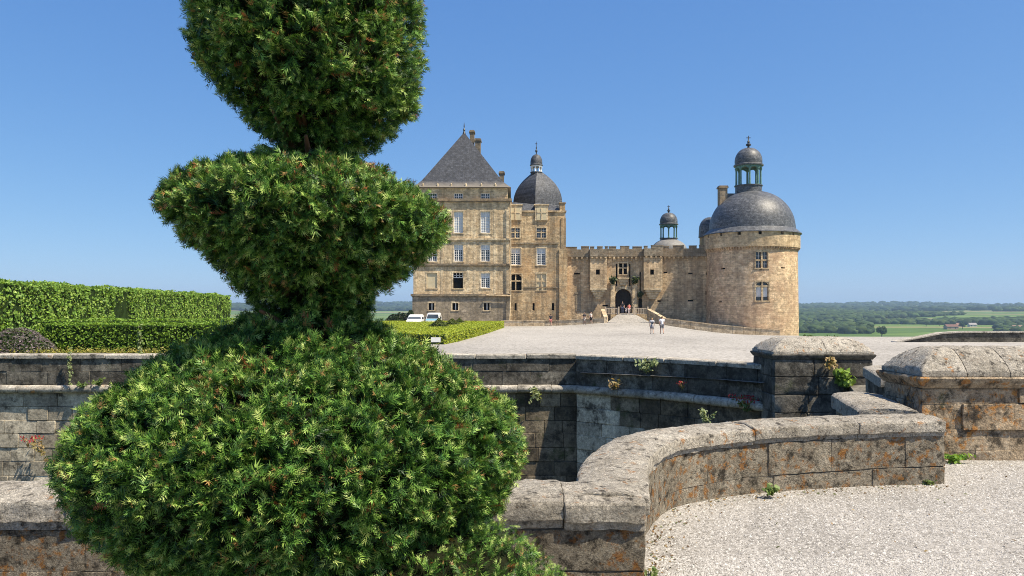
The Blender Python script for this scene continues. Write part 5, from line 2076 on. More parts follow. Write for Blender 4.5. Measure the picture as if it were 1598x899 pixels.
# bright box parterre at the left of the esplanade
e0, e1 = (XA(694, 53), 53.0), (XA(787, 104), 104.0)
hedge('box_parterre_hedge', 'long bright yellow-green box hedge beside the gravel, pointing at the castle', [e0, e1][::1], 16.0, -0.08, -1.05, 100, 0.062, G_LIME, 15, 0.02, faces=('front', 'top', 'end'), gaps=False)
for (px, py, Y, s_) in ((685, 506.5, 74, 1.35), (705.5, 505.5, 82, 1.2), (717, 503.5, 92, 1.0)):
    c = (XA(px, Y), Y, -0.1)
    dome_bush('topiary_cone', {685: 'largest dark green topiary mound on the bright parterre', 705.5: 'middle dark green topiary mound on the bright parterre', 717: 'smallest and farthest topiary mound on the bright parterre'}[px],
              c, s_ * 0.8, s_ * 0.8, s_ * 0.55, 900, 0.06, [(0.09, 0.12, 0.02), (0.14, 0.16, 0.03)], int(px), 'topiary', 'topiary mounds', cone=True)
dome_bush('dark_shrub', 'dark clipped shrub at the left foot of the pavilion beyond the vans', (XA(627, 112), 112, -1.0), 2.6, 1.5, 1.9, 1500, 0.14, [(0.012, 0.02, 0.01), (0.02, 0.03, 0.012)], 77, 'shrub')
dome_bush('dark_shrub', 'small green shrub peeping out by the left corner of the pavilion', (XA(641, 110.8), 110.8, -1.0), 0.7, 0.7, 2.3, 700, 0.12, [(0.02, 0.04, 0.012), (0.035, 0.06, 0.015)], 78, 'shrub')
for i, (px, Y, rx, rz, zz) in enumerate(((1262, 76, 2.4, 2.6, -3.6), (1296, 80, 3.4, 3.0, -4.2), (1332, 76, 2.2, 2.1, -3.6))):
    dome_bush('valley_bush', ('rounded green bush just right of the tower foot', 'wide green bush, middle of three beyond the gravel edge', 'rightmost small bush of three beyond the gravel edge')[i],
              (XA(px, Y), Y, zz), rx, rx, rz, 1500, 0.14, [(0.03, 0.06, 0.015), (0.05, 0.085, 0.02), (0.07, 0.11, 0.025)], 80 + i, 'bush', 'bushes at the terrace edge')


# ------------------------------------------------------------------ distant trees, woods, farms
def ico(sub=1):
    bm = bmesh.new()
    bmesh.ops.create_icosphere(bm, subdivisions=sub, radius=1)
    V = np.array([v.co[:] for v in bm.verts])
    Fc = np.array([[v.index for v in f.verts] for f in bm.faces])
    bm.free()
    return V, Fc


IV, IF = ico(2)
IV1, IF1 = ico(1)


def crowns(C, RX, RZ, seed, cols, IV=IV, IF=IF):
    """lumpy crowns for a far-off wood"""
    r = np.random.default_rng(seed)
    n = len(C)
    tv = []
    for k in range(10):
        off = Vector((k * 7.3, k * 3.1, 1.7))
        tv.append(np.array([np.array(v) * (1 + 0.33 * noise.noise(Vector(v) * 1.7 + off) + 0.3 * noise.noise(Vector(v) * 4.0 + off)) for v in IV]))
    tv = np.array(tv)
    w = r.integers(0, 10, n)
    V = tv[w] * np.stack([RX, RX, RZ], 1)[:, None]
    V = V + C[:, None] + np.stack([np.zeros(n), np.zeros(n), RZ * 0.8], 1)[:, None]
    Q = (IF[None] + (np.arange(n) * len(IV))[:, None, None]).reshape(-1, 3)
    ci = r.integers(0, len(cols), n)
    col = np.array(cols)[ci] * r.uniform(0.7, 1.25, (n, 1))
    cc = np.repeat(col, len(IV), 0) * r.uniform(0.7, 1.3, (n * len(IV), 1))
    return V.reshape(-1, 3), Q, cc


W_COLS = [(0.035, 0.06, 0.02), (0.045, 0.075, 0.022), (0.06, 0.09, 0.028), (0.03, 0.05, 0.02)]


def wood(name, label, a0, a1, r0, r1, n, rx, rz, thr, seed, fscale, cols=W_COLS, low=False):
    r = random.Random(seed)
    C, RX, RZ = [], [], []
    tries = 0
    while len(C) < n and tries < n * 12:
        tries += 1
        a = math.radians(r.uniform(a0, a1))
        d = math.exp(r.uniform(math.log(r0), math.log(r1)))
        x, y = d * math.sin(a), d * math.cos(a)
        if noise.noise(Vector((x / fscale, y / (fscale * 0.6), seed))) < thr:
            continue
        C.append((x, y, land_h(x, y) - 0.5))
        s_ = r.uniform(0.7, 1.3)
        RX.append(rx * s_ * r.uniform(0.85, 1.2))
        RZ.append(rz * s_)
    V, Q, cc = crowns(np.array(C), np.array(RX), np.array(RZ), seed, cols, *((IV1, IF1) if low else (IV, IF)))
    tag(mesh_np(name, V, Q, M['far_leaf'], None, cc), label, 'woods', kind='stuff')


wood('wood', 'band of green trees beyond the meadow behind the round tower', 16, 24.0, 1050, 1400, 900, 6, 4.2, -0.5, 5, 500)
wood('wood', 'dark belt of trees on the right beyond the meadow', 31.2, 40, 1150, 1450, 420, 6, 3.6, -0.3, 6, 400)
wood('wood', 'patchwork of copses on the middle hills', 12, 45, 1500, 2800, 4200, 7.5, 4.4, 0.04, 7, 480)
wood('wood', 'blue wooded ridges on the horizon', -50, 55, 2800, 5600, 9000, 15, 6.5, -0.15, 8, 1100, [(0.03, 0.05, 0.02), (0.04, 0.062, 0.024), (0.028, 0.045, 0.02)], True)


def field_tree(label, px, Y, h, seed, cols=((0.03, 0.06, 0.015), (0.045, 0.08, 0.02), (0.06, 0.095, 0.025))):
    x = XA(px, Y)
    z = land_h(x, Y)
    w = thing('field_tree', label, 'tree', (x, Y, z), 'trees standing in the meadow')
    b = MB()
    b.tube([(x, Y, z - 0.3), (x + 0.1, Y, z + h * 0.25), (x, Y, z + h * 0.6)], [h * 0.04, h * 0.03, h * 0.012], 7)
    for k in range(4):
        a = k * 1.7
        b.tube([(x + 0.1, Y, z + h * 0.25), (x + math.cos(a) * h * 0.25, Y + math.sin(a) * h * 0.25, z + h * 0.55)], [h * 0.02, h * 0.008], 5)
    b.build('trunk', M['trunk'], w)
    r = np.random.default_rng(seed)
    cl = unit(r.normal(0, 1, (26, 3))) * (r.random((26, 1)) ** 0.5) * np.array([0.36, 0.36, 0.26]) * h + np.array([x, Y, z + h * 0.6])
    n = 2200
    k = r.integers(0, 26, n)
    d = unit(r.normal(size=(n, 3)))
    C = cl[k] + d * h * 0.15 * r.uniform(0.6, 1.05, (n, 1))
    V, Q, cc = leaf_quads(C, d, r.uniform(0.3, 0.6, n) * h / 10, r, np.array(cols))
    tag(mesh_np('crown', V, Q, M['far_leaf'], w, cc), kind='stuff')


field_tree('lone round tree standing in the green meadow right of the tower', 1376, 850, 13.5, 1)
field_tree('bushy tree at the meadow edge left of the lone round tree', 1358, 1000, 12, 2)
field_tree('darker tree beside the wood, nearest to the round tower wall', 1345, 1080, 12, 3)
field_tree('small tree on the slope beyond the meadow, centre right', 1446, 1250, 8, 4)
field_tree('tree next to the brown-roofed farmhouse, on its right', 1502, 1130, 11, 5)
field_tree('tree at the meadow top left of the farmhouse', 1466, 1260, 9, 6)


def farmhouse(label, px, Y, wd, h, roofc, wallc, name='farmhouse'):
    x = XA(px, Y)
    z = land_h(x, Y)
    w = thing(name, label, 'house', (x, Y, z), 'farm buildings in the valley')
    b = MB()
    dp = wd * 0.6
    b.box(x - wd / 2, x + wd / 2, Y, Y + dp, z - 1, z + h)
    for xx in (x - wd / 2, x + wd / 2):
        b.face([(xx, Y, z + h), (xx, Y + dp, z + h), (xx, Y + dp / 2, z + h * 1.75)])
    b.build('wall', flat('farm_wall', wallc, 0.9, 0.1), w)
    b = MB()
    o = 0.5
    b.raw([(x - wd / 2 - o, Y - o, z + h * 0.97), (x + wd / 2 + o, Y - o, z + h * 0.97), (x + wd / 2 + o, Y + dp / 2, z + h * 1.8), (x - wd / 2 - o, Y + dp / 2, z + h * 1.8), (x - wd / 2 - o, Y + dp + o, z + h * 0.97), (x + wd / 2 + o, Y + dp + o, z + h * 0.97)], [(0, 1, 2, 3), (3, 2, 5, 4)])
    b.build('roof', flat('farm_roof', roofc, 0.9, 0.1), w)
    for k in (-0.25, 0.22):
        b = MB()
        b.box(x + wd * k - 0.6, x + wd * k + 0.6, Y - 0.06, Y + 0.1, z + h * 0.3, z + h * 0.75)
        b.build('window', M['void'], w)


farmhouse('farmhouse with brown roof standing in the green meadow', 1487, 1120, 16, 4.0, (0.16, 0.09, 0.07), (0.35, 0.27, 0.2))
farmhouse('pink farmhouse on the slope just above the brown-roofed one', 1499, 1215, 10, 3.6, (0.24, 0.15, 0.12), (0.42, 0.35, 0.3))
farmhouse('pale grey farm building on the slope right of the pink house', 1519, 1225, 11, 3.4, (0.28, 0.26, 0.25), (0.5, 0.48, 0.45))
farmhouse('red-roofed house far right at the picture edge', 1590, 1100, 13, 3.4, (0.26, 0.17, 0.13), (0.42, 0.37, 0.32))


# ------------------------------------------------------------------ wall plants
def weed(name, label, p, h, spread, stems, seed, leafc, flower=None, up=1.0, leaf=0.03, lean=(0, -0.2), cat='plant', nl=9, hang=False):
    r = random.Random(seed)
    w = thing(name, label, cat, tuple(p))
    st = MB()
    LC, LN, LS = [], [], []
    FCs = []
    for s_ in range(stems):
        a = r.uniform(0, 2 * math.pi)
        k = r.uniform(0.3, 1.0) * spread
        dirv = Vector((math.cos(a) * k + lean[0] * h, math.sin(a) * k * 0.6 + lean[1] * h, h * r.uniform(0.6, 1.05) * up * (-1 if hang else 1)))
        p0 = Vector(p) + Vector((math.cos(a) * 0.02, math.sin(a) * 0.02, -0.02))
        p1 = p0 + dirv * 0.5 + Vector((0, 0, 0.06 * h))
        p2 = p0 + dirv
        st.tube([p0, p1, p2], [leaf * 0.12, leaf * 0.1, leaf * 0.05], 4)
        for i in range(nl):
            t = (i + 1) / nl
            q = p0 + dirv * t + Vector((r.gauss(0, leaf * 0.7), r.gauss(0, leaf * 0.7), r.gauss(0, leaf * 0.4)))
            LC.append(tuple(q))
            LN.append((r.gauss(0, 0.5), -0.5 + r.gauss(0, 0.5), 0.8))
            LS.append(leaf * r.uniform(0.7, 1.4))
        if flower:
            for i in range(7):
                FCs.append(tuple(p2 + Vector((r.gauss(0, leaf), r.gauss(0, leaf), r.gauss(leaf * 0.4, leaf * 0.5)))))
    st.build('stem', flat('weed_stem', (0.10, 0.12, 0.04), 0.9, 0.1), w)
    rr = np.random.default_rng(seed)
    V, Q, Cl = leaf_quads(np.array(LC), np.array(LN), np.array(LS), rr, np.array(leafc), 0.5)
    tag(mesh_np('leaves', V, Q, M['plant'], w, Cl), kind='stuff')
    if flower:
        V, Q, Cl = leaf_quads(np.array(FCs), np.tile([0, -1, 0.4], (len(FCs), 1)), np.full(len(FCs), leaf * 0.7), rr, np.array([flower]), 0.9)
        tag(mesh_np('flowers', V, Q, M['plant'], w, Cl), kind='stuff')
    return w


WG_ = [(0.13, 0.20, 0.05), (0.18, 0.25, 0.07), (0.09, 0.15, 0.04)]
PALE = [(0.25, 0.30, 0.14), (0.32, 0.36, 0.18), (0.2, 0.26, 0.12)]
TAN = [(0.35, 0.26, 0.12), (0.28, 0.24, 0.1), (0.42, 0.3, 0.16)]
ROSE = (0.42, 0.05, 0.06)
weed('mullein_stalk', 'tall thin pale green stalk on the left moat wall moulding', P(107, 601, 24.75), 1.25, 0.05, 3, 1, PALE, None, 1, 0.05, (0, 0), nl=22)
weed('mullein_stalk', 'pale green spike standing on the left moat wall head near the yew', P(217, 553, 25.1), 0.95, 0.04, 3, 2, PALE, None, 1, 0.05, (0, 0), nl=20)
weed('wall_weed', 'small green leafy weed on the left moulding beside the yew', P(152, 600, 24.75), 0.2, 0.3, 7, 3, WG_, None, 1, 0.055)
weed('wall_weed', 'tiny bright weed on the left moulding under the tall stalk', P(128, 603, 24.75), 0.14, 0.2, 5, 4, WG_, None, 1, 0.05)
weed('red_valerian', 'pink-tipped dry weed leaning from the left moat wall into the yew edge', P(68, 708, 24.7), 0.55, 0.3, 6, 5, TAN, ROSE, 1, 0.06, (-0.5, -0.3))
weed('wall_weed', 'trailing pale weed hanging over the moulding right of the yew', P(834, 603, 24.7), 0.45, 0.25, 8, 6, PALE, None, 1, 0.06, (0.1, -0.3), hang=True)
weed('wall_weed', 'leafy pale green weed growing out high on the curved moat wall', P(1006, 580, 23.1), 0.4, 0.35, 9, 7, PALE, None, 1, 0.07, (0.1, -0.5))
weed('wall_weed', 'tan dried weed on the roll moulding below the pale leafy weed', P(957, 606, 23.7), 0.3, 0.2, 8, 8, TAN, None, 1, 0.06)
weed('red_valerian', 'little red-flowered weed on the moulding of the curved moat wall', P(1065, 606, 22.4), 0.2, 0.12, 4, 9, TAN, ROSE, 1, 0.04)
weed('red_valerian', 'bushy red-flowered valerian on the moulding near the dark pier', P(1168, 640, 20.75), 0.36, 0.4, 16, 10, TAN + WG_, ROSE, 1, 0.055)
weed('grey_green_weed', 'upright grey-green weed showing above the curved cap stones', P(1103, 655, 8.3), 0.13, 0.09, 7, 11, PALE, None, 1, 0.016, (0, 0), nl=14)
weed('ivy_clump', 'bright green ivy clump hanging on the dark distant pier', P(1318, 600, 19.4), 0.35, 0.22, 16, 12, [(0.16, 0.26, 0.04), (0.22, 0.33, 0.06)], None, 1, 0.09, (0, -0.3))
weed('dry_grass_tuft', 'tan dry tuft on the neck of the distant dark pier', P(1297, 556, 19.35), 0.3, 0.16, 10, 13, TAN, None, 1, 0.05, (0, -0.2), hang=True)
weed('ground_weed', 'bright green weed at the foot of the orange-stained pier', P(1490, 716, 8.75), 0.06, 0.14, 12, 14, [(0.13, 0.26, 0.03), (0.2, 0.33, 0.05)], None, 1, 0.03)
weed('ground_weed', 'green weed at the foot of the curved wall, middle of its length', P(1202, 768, 7.15), 0.07, 0.06, 6, 15, WG_, None, 1, 0.025)
weed('ground_weed', 'tiny weed at the near end of the curved wall foot', P(1012, 893, 4.95), 0.04, 0.05, 6, 16, WG_ + PALE, None, 1, 0.014)
weed('ground_weed', 'small weed at the right end of the curved wall foot', P(1452, 752, 7.7), 0.04, 0.07, 5, 17, WG_, None, 1, 0.02)
weed('ground_weed', 'thin grass sprig at the curved wall foot near its dark joint', P(1078, 808, 6.7), 0.05, 0.04, 5, 18, WG_, None, 1, 0.015)
weed('gate_shrub', 'dark shrub growing on top of the left gateway pilaster', P(956, 442, 113.9), 0.9, 0.5, 14, 19, [(0.03, 0.05, 0.015), (0.05, 0.07, 0.02)], None, 1, 0.22, (0, 0), 'shrub')
weed('gate_shrub', 'dark shrub growing on top of the right gateway pilaster', P(990, 442, 113.9), 0.9, 0.55, 14, 20, [(0.03, 0.05, 0.015), (0.05, 0.07, 0.02)], None, 1, 0.22, (0, 0), 'shrub')
weed('gate_shrub', 'dark shrub beside the small side door of the gateway', P(999, 463, 114.1), 0.7, 0.45, 12, 21, [(0.03, 0.05, 0.015), (0.05, 0.07, 0.02)], None, 1, 0.2, (0, 0), 'shrub')

# dry leaves and needles blown against the wall foot
r = np.random.default_rng(55)
C = []
for k in range(420):
    t = r.uniform(0.1, ARC.L - 0.05)
    q = ARC.pt(float(t), float(abs(r.normal(0, 0.12)) + 0.02), 0.0)
    C.append((q.x, q.y, near_h(q.x, q.y) + 0.008))
for k in range(160):
    C.append((r.uniform(1.2, 6), r.uniform(5.2, 8.6), -0.05 + 0.012))
C = np.array([c for c in C if c[0] > float(np.interp(c[1], ay, ax)) + 0.02])
V, Q, Cl = leaf_quads(C, np.tile([0, 0, 1.0], (len(C), 1)), r.uniform(0.006, 0.018, len(C)), r, np.array([(0.22, 0.14, 0.07), (0.13, 0.08, 0.04), (0.3, 0.22, 0.1), (0.12, 0.14, 0.05)]), 0.35)
tag(mesh_np('leaf_litter', V, Q, M['plant'], None, Cl), 'dry brown leaf litter along the foot of the curved wall', 'leaves', kind='stuff')

# ------------------------------------------------------------------ white notice board by the parterre
Y = 50
sg = thing('notice_board', 'small blank white notice board in front of the bright box hedge', 'sign', (XA(680, Y), Y, esp_h(XA(680, Y), Y)))
b = MB()
p = P(680, 530.5, Y)
b.box(p.x - 0.30, p.x + 0.30, p.y, p.y + 0.04, p.z - 0.14, p.z + 0.16)
b.build('panel', M['white_wood'], sg)
for dx in (-0.2, 0.2):
    b = MB()
    b.box(p.x + dx - 0.02, p.x + dx + 0.02, p.y + 0.042, p.y + 0.08, esp_h(p.x, p.y) - 0.1, p.z + 0.1)
    b.build('leg', M['iron'], sg)


# ------------------------------------------------------------------ vans
def van(label, px, Y, body, lower, W, Hh_, seed):
    x = XA(px, Y)
    z = esp_h(x, Y)
    w = thing('van', label, 'van', (x, Y, z))
    b = MB()
    # lofted along y (front toward the camera)
    secs = [(0.0, 0.45, 0.80, 0.88), (0.12, 0.35, 0.98, 0.95), (0.75, 0.33, 1.12, 1.0), (1.05, 0.33, 1.2, 1.0), (1.7, 0.33, Hh_ * 0.95, 0.99), (2.1, 0.33, Hh_, 1.0), (4.2, 0.33, Hh_, 1.0), (4.45, 0.36, Hh_ * 0.93, 0.98), (4.5, 0.45, Hh_ * 0.6, 0.96)]
    V, Fc = [], []
    for (dy, zb_, zt_, k) in secs:
        hw_ = W / 2 * k
        belt_ = min(zt_ - 0.04, 1.12)
        top = hw_ * (0.82 if zt_ > 1.3 else 0.94)
        ring = [(-hw_ * 0.96, zb_), (hw_ * 0.96, zb_), (hw_, zb_ + 0.15), (hw_, belt_), (top + 0.04, zt_ - 0.08), (top - 0.08, zt_), (-top + 0.08, zt_), (-top - 0.04, zt_ - 0.08), (-hw_, belt_), (-hw_, zb_ + 0.15)]
        V += [(x + a, Y + dy, z + c) for a, c in ring]
    n = 10
    for j in range(len(secs) - 1):
        for k in range(n):
            Fc.append((j * n + k, j * n + (k + 1) % n, (j + 1) * n + (k + 1) % n, (j + 1) * n + k))
    Fc += [tuple(range(n)), tuple((len(secs) - 1) * n + k for k in reversed(range(n)))]
    b.raw(V, Fc)
    bd = b.build('body', body, w, smooth=True, angle=30)
    g = MB()
    hw_ = W / 2
    t0, t1 = 1.24, Hh_ * 0.9
    g.face([(x - hw_ * 0.88, Y + 1.07, z + t0), (x + hw_ * 0.88, Y + 1.07, z + t0), (x + hw_ * 0.76, Y + 1.6, z + t1), (x - hw_ * 0.76, Y + 1.6, z + t1)])
    g.build('windscreen', M['glass'], w)
    for s_ in (-1, 1):
        g = MB()
        g.box(x + s_ * hw_ * 0.97, x + s_ * (hw_ * 0.97 + 0.02), Y + 1.55, Y + 2.5, z + 1.18, z + Hh_ * 0.82)
        g.build('side_window', M['glass'], w)
        g = MB()
        g.box(x + s_ * hw_ * 0.6 - 0.14, x + s_ * hw_ * 0.6 + 0.14, Y - 0.03, Y + 0.1, z + 0.62, z + 0.8)
        g.build('headlight', M['curtain_cloth'], w)
        g = MB()
        g.box(x + s_ * (hw_ + 0.03), x + s_ * (hw_ + 0.2), Y + 1.2, Y + 1.28, z + 1.2, z + 1.42)
        g.build('wing_mirror', M['iron'], w)
        for dy in (0.8, 3.6):
            g = MB()
            pts = [(0.31 * math.cos(t * math.pi / 8), 0.31 * math.sin(t * math.pi / 8)) for t in range(16)]
            A = [(x + s_ * hw_ * 1.0, Y + dy + a, z + 0.31 + c) for a, c in pts]
            B = [(x + s_ * hw_ * 0.8, Y + dy + a, z + 0.31 + c) for a, c in pts]
            g.raw(A + B, [tuple(range(16)), tuple(range(31, 15, -1))] + [(k, (k + 1) % 16, (k + 1) % 16 + 16, k + 16) for k in range(16)])
            wh = g.build('wheel', M['iron'], w)
            g = MB()
            A = [(x + s_ * (hw_ * 1.0 + 0.01), Y + dy + a * 0.6, z + 0.31 + c * 0.6) for a, c in pts]
            g.face(A)
            g.build('rim', M['lead'], wh)
    g = MB()
    g.box(x - hw_ * 0.9, x + hw_ * 0.9, Y - 0.08, Y + 0.12, z + 0.4, z + 0.58)
    g.build('bumper', M['iron'], w)
    if lower is not None:
        g = MB()
        g.face([(x - hw_ * 0.93, Y + 0.13, z + 1.01), (x + hw_ * 0.93, Y + 0.13, z + 1.01), (x + hw_ * 0.95, Y + 1.0, z + 1.215), (x - hw_ * 0.95, Y + 1.0, z + 1.215)])
        g.build('bonnet', lower, w)


car_white = flat('white_car_paint', (0.72, 0.72, 0.71), 0.3, 0.5, 0.03)
car_blue = flat('pale_blue_car_paint', (0.16, 0.36, 0.48), 0.3, 0.5, 0.05)
van('white van parked by the pavilion, left of the one with a blue bonnet', 645, 98, car_white, None, 1.85, 1.75, 1)
van('white van with pale blue bonnet parked in front of the pavilion', 674, 100, car_white, car_blue, 1.75, 1.95, 2)


# ------------------------------------------------------------------ people
def skin_mesh(name, verts, edges, radii, mat, parent, sub=2):
    me = bpy.data.meshes.new(name + '_cage')
    me.from_pydata(verts, edges, [])
    o = bpy.data.objects.new(name, me)
    COL.objects.link(o)
    o.modifiers.new('skin', 'SKIN')
    sv = me.skin_vertices[0].data
    for i, rr in enumerate(radii):
        sv[i].radius = rr if isinstance(rr, tuple) else (rr, rr)
        sv[i].use_root = (i == 0)
    s_ = o.modifiers.new('sub', 'SUBSURF')
    s_.levels = s_.render_levels = sub
    dg = bpy.context.evaluated_depsgraph_get()
    m2 = bpy.data.meshes.new_from_object(o.evaluated_get(dg))
    m2.name = name
    bpy.data.objects.remove(o)
    bpy.data.meshes.remove(me)
    m2.materials.clear()
    m2.materials.append(mat)
    m2.polygons.foreach_set('use_smooth', [True] * len(m2.polygons))
    o2 = bpy.data.objects.new(name, m2)
    return link(o2, parent)


SKIN = flat('skin', (0.46, 0.28, 0.20), 0.6, 0.3, 0.06)


def person(label, px, Y, h, face_cam, shirt, bottom, hair, stride=0.25, skirt=False, bag=None, legs_long=False, z=None, hair_long=False, arm_out=0.0, rz=0.0):
    x = XA(px, Y)
    if z is None:
        z = esp_h(x, Y)
    w = thing('person', label, 'person', (x, Y, z))
    k = h / 1.72
    f = -1.0 if face_cam else 1.0          # forward direction along y
    cr, sr_ = math.cos(rz), math.sin(rz)

    def T(a, b, c):
        b *= f
        return ((a * cr - b * sr_) * k, (a * sr_ + b * cr) * k, c * k)
    s1, s2 = stride, -stride
    J = {
        'pelvis': T(0, 0, 0.93), 'spine': T(0, 0.01, 1.12), 'chest': T(0, 0.0, 1.30), 'neck': T(0, 0.0, 1.46), 'head0': T(0, 0.02, 1.54), 'head1': T(0, 0.025, 1.635), 'head2': T(0, 0.02, 1.69), 'nose': T(0, 0.125, 1.60),
        'hipL': T(-0.10, 0, 0.88), 'kneeL': T(-0.10, s1 * 0.55 + 0.03, 0.49), 'ankL': T(-0.10, s1 - 0.02, 0.09), 'toeL': T(-0.11, s1 + 0.15, 0.035),
        'hipR': T(0.10, 0, 0.88), 'kneeR': T(0.10, s2 * 0.45 + 0.03, 0.49), 'ankR': T(0.10, s2 - 0.04, 0.09), 'toeR': T(0.11, s2 + 0.13, 0.035),
        'shL': T(-0.19, 0, 1.40), 'elL': T(-0.245 - arm_out, -s1 * 0.5, 1.13), 'wrL': T(-0.25 - arm_out, -s1 * 0.5 + 0.10, 0.89), 'haL': T(-0.245 - arm_out, -s1 * 0.5 + 0.14, 0.79),
        'shR': T(0.19, 0, 1.40), 'elR': T(0.245 + arm_out, -s2 * 0.5, 1.13), 'wrR': T(0.25 + arm_out, -s2 * 0.5 + 0.10, 0.89), 'haR': T(0.245 + arm_out, -s2 * 0.5 + 0.14, 0.79),
    }
    Rr = {'pelvis': 0.15, 'spine': 0.125, 'chest': 0.145, 'neck': 0.055, 'head0': 0.072, 'head1': 0.092, 'head2': 0.06, 'nose': 0.016, 'hipL': 0.09, 'kneeL': 0.056, 'ankL': 0.037, 'toeL': 0.03, 'shL': 0.055, 'elL': 0.038, 'wrL': 0.028, 'haL': 0.032}
    for q in list(Rr):
        if q.endswith('L'):
            Rr[q[:-1] + 'R'] = Rr[q]
    names = list(J)
    E_ = [('pelvis', 'spine'), ('spine', 'chest'), ('chest', 'neck'), ('neck', 'head0'), ('head0', 'head1'), ('head1', 'head2'), ('head1', 'nose'), ('pelvis', 'hipL'), ('hipL', 'kneeL'), ('kneeL', 'ankL'), ('ankL', 'toeL'), ('pelvis', 'hipR'), ('hipR', 'kneeR'), ('kneeR', 'ankR'), ('ankR', 'toeR'),
          ('chest', 'shL'), ('shL', 'elL'), ('elL', 'wrL'), ('wrL', 'haL'), ('chest', 'shR'), ('shR', 'elR'), ('elR', 'wrR'), ('wrR', 'haR')]
    skin_mesh('body', [J[q] for q in names], [(names.index(a), names.index(b)) for a, b in E_], [Rr[q] * k for q in names], SKIN, w)

    def sub(nm, keys, ed, rad, mat):
        skin_mesh(nm, [J[q] if isinstance(q, str) else q for q in keys], ed, [q * k for q in rad], mat, w)

    def mid(a, b, t):
        return tuple(J[a][i] * (1 - t) + J[b][i] * t for i in range(3))
    ms = flat('shirt_cloth', shirt, 0.9, 0.1, 0.08)
    mbm = flat('trouser_cloth', bottom, 0.9, 0.1, 0.08)
    sub('shirt', ['spine', 'chest', T(0, 0, 1.43), 'pelvis', 'shL', mid('shL', 'elL', 0.75), 'shR', mid('shR', 'elR', 0.75)], [(0, 1), (1, 2), (0, 3), (1, 4), (4, 5), (1, 6), (6, 7)], [0.148, 0.168, 0.085, 0.165, 0.078, 0.062, 0.078, 0.062], ms)
    if skirt:
        b = MB()
        b.lathe((w.location.x, w.location.y), [(0.15 * k, z + 0.98 * k), (0.19 * k, z + 0.86 * k), (0.235 * k, z + 0.6 * k), (0.21 * k, z + 0.59 * k)], 16)
        b.build('skirt', mbm, w, smooth=True)
    else:
        kk = 0.9 if legs_long else 0.15
        a1 = mid('kneeL', 'ankL', kk) if legs_long else mid('hipL', 'kneeL', 0.95)
        a2 = mid('kneeR', 'ankR', kk) if legs_long else mid('hipR', 'kneeR', 0.95)
        if legs_long:
            sub('trousers', ['pelvis', 'hipL', 'kneeL', a1, 'hipR', 'kneeR', a2], [(0, 1), (1, 2), (2, 3), (0, 4), (4, 5), (5, 6)], [0.165, 0.108, 0.075, 0.062, 0.108, 0.075, 0.062], mbm)
        else:
            sub('shorts', ['pelvis', 'hipL', a1, 'hipR', a2], [(0, 1), (1, 2), (0, 3), (3, 4)], [0.165, 0.11, 0.088, 0.11, 0.088], mbm)
    hm = flat('hair', hair, 0.7, 0.3, 0.2)
    hk = [T(0, -0.015, 1.70), T(0, -0.05, 1.64)] + ([T(0, -0.085, 1.52), T(0, -0.09, 1.42)] if hair_long else [T(0, -0.055, 1.56)])
    skin_mesh('hair', hk, [(i, i + 1) for i in range(len(hk) - 1)], [q * k for q in ([0.085, 0.102, 0.08, 0.05] if hair_long else [0.082, 0.098, 0.072])], hm, w)
    shm = flat('shoe_leather', (0.25, 0.22, 0.2), 0.8, 0.2)
    for q in 'LR':
        skin_mesh('shoe', [mid('ank' + q, 'toe' + q, -0.25), J['toe' + q]], [(0, 1)], [0.048 * k, 0.04 * k], shm, w, 1)
    if bag:
        bm_ = flat('bag_cloth', bag, 0.85, 0.2, 0.1)
        skin_mesh('backpack', [T(0, -0.2, 1.36), T(0, -0.235, 1.22), T(0, -0.21, 1.04)], [(0, 1), (1, 2)], [0.10 * k, 0.135 * k, 0.11 * k], bm_, w)
    return w


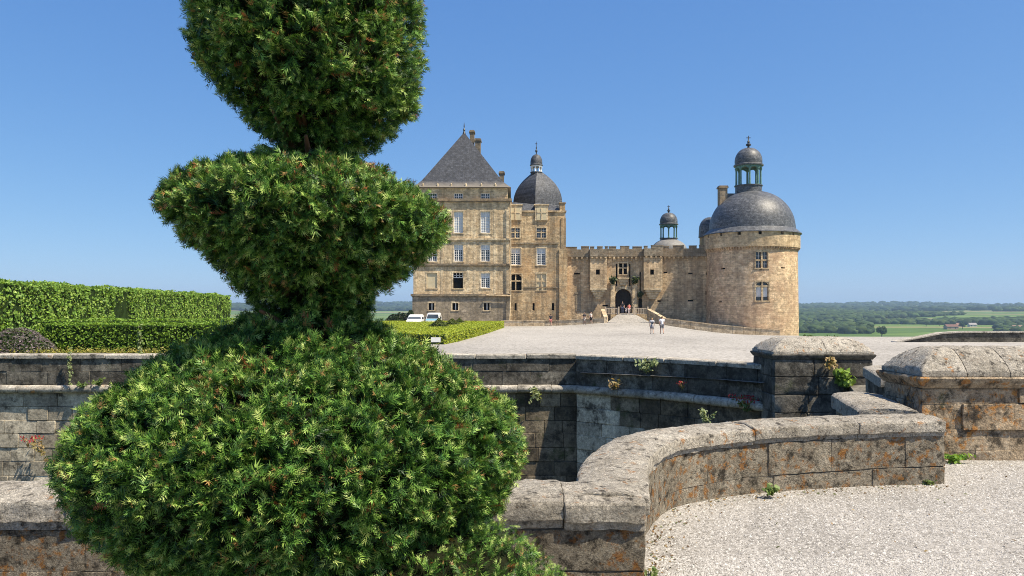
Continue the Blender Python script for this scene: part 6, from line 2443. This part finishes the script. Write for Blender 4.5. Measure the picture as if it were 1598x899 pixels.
person('woman with blonde hair, dark backpack and grey skirt walking toward the gate', 1017.5, 80, 1.62, False, (0.5, 0.5, 0.52), (0.24, 0.23, 0.25), (0.5, 0.32, 0.14), 0.12, True, (0.06, 0.07, 0.09))
person('man in white t-shirt and grey shorts walking toward the gate', 1033, 80, 1.78, False, (0.75, 0.75, 0.77), (0.16, 0.16, 0.18), (0.06, 0.045, 0.03), 0.2)
person('walker in dark top on the left by the low wall', 912, 107.5, 1.66, True, (0.05, 0.05, 0.06), (0.4, 0.36, 0.33), (0.05, 0.04, 0.03), 0.24, arm_out=0.1, rz=0.9)
person('walker in pale top and black shorts on the left by the low wall', 922, 107, 1.68, True, (0.6, 0.52, 0.48), (0.015, 0.015, 0.018), (0.08, 0.05, 0.03), 0.28, rz=1.0)
person('lone visitor in dark top and salmon shorts below the honey stone wing', 859.5, 109.6, 1.64, False, (0.04, 0.04, 0.05), (0.5, 0.2, 0.17), (0.04, 0.03, 0.025), 0.15)
zg = ZA(489.6, 113.2)
person('man in dark clothes standing in the castle gateway', 971.5, 113.4, 1.8, True, (0.03, 0.03, 0.035), (0.07, 0.08, 0.13), (0.03, 0.025, 0.02), 0.08, z=zg - 0.06, legs_long=True)
person('small child in pale clothes at the castle gateway', 977.2, 113.0, 1.0, True, (0.6, 0.56, 0.55), (0.5, 0.45, 0.43), (0.2, 0.13, 0.07), 0.06, z=zg - 0.1)
person('woman in coral top and pale trousers at the castle gateway', 981.8, 112.9, 1.5, True, (0.75, 0.22, 0.17), (0.62, 0.52, 0.47), (0.25, 0.14, 0.07), 0.1, z=zg - 0.12, legs_long=True)


# ------------------------------------------------------------------ the summer air over the valley
hz = MB()
hz.box(-7600, 7600, -7600, 7600, -70, 60)
hm = bpy.data.materials.new('haze_air')
hm.use_nodes = True
hn = hm.node_tree
hn.nodes.remove(hn.nodes['Principled BSDF'])
hv = hn.nodes.new('ShaderNodeVolumePrincipled')
hv.inputs['Color'].default_value = (0.55, 0.78, 1.0, 1)
hv.inputs['Density'].default_value = 0.00013
hv.inputs['Anisotropy'].default_value = 0.2
hn.links.new(hv.outputs[0], hn.nodes['Material Output'].inputs['Volume'])
tag(hz.build('haze', hm), 'thin blue summer haze over the valley', 'haze', kind='stuff')
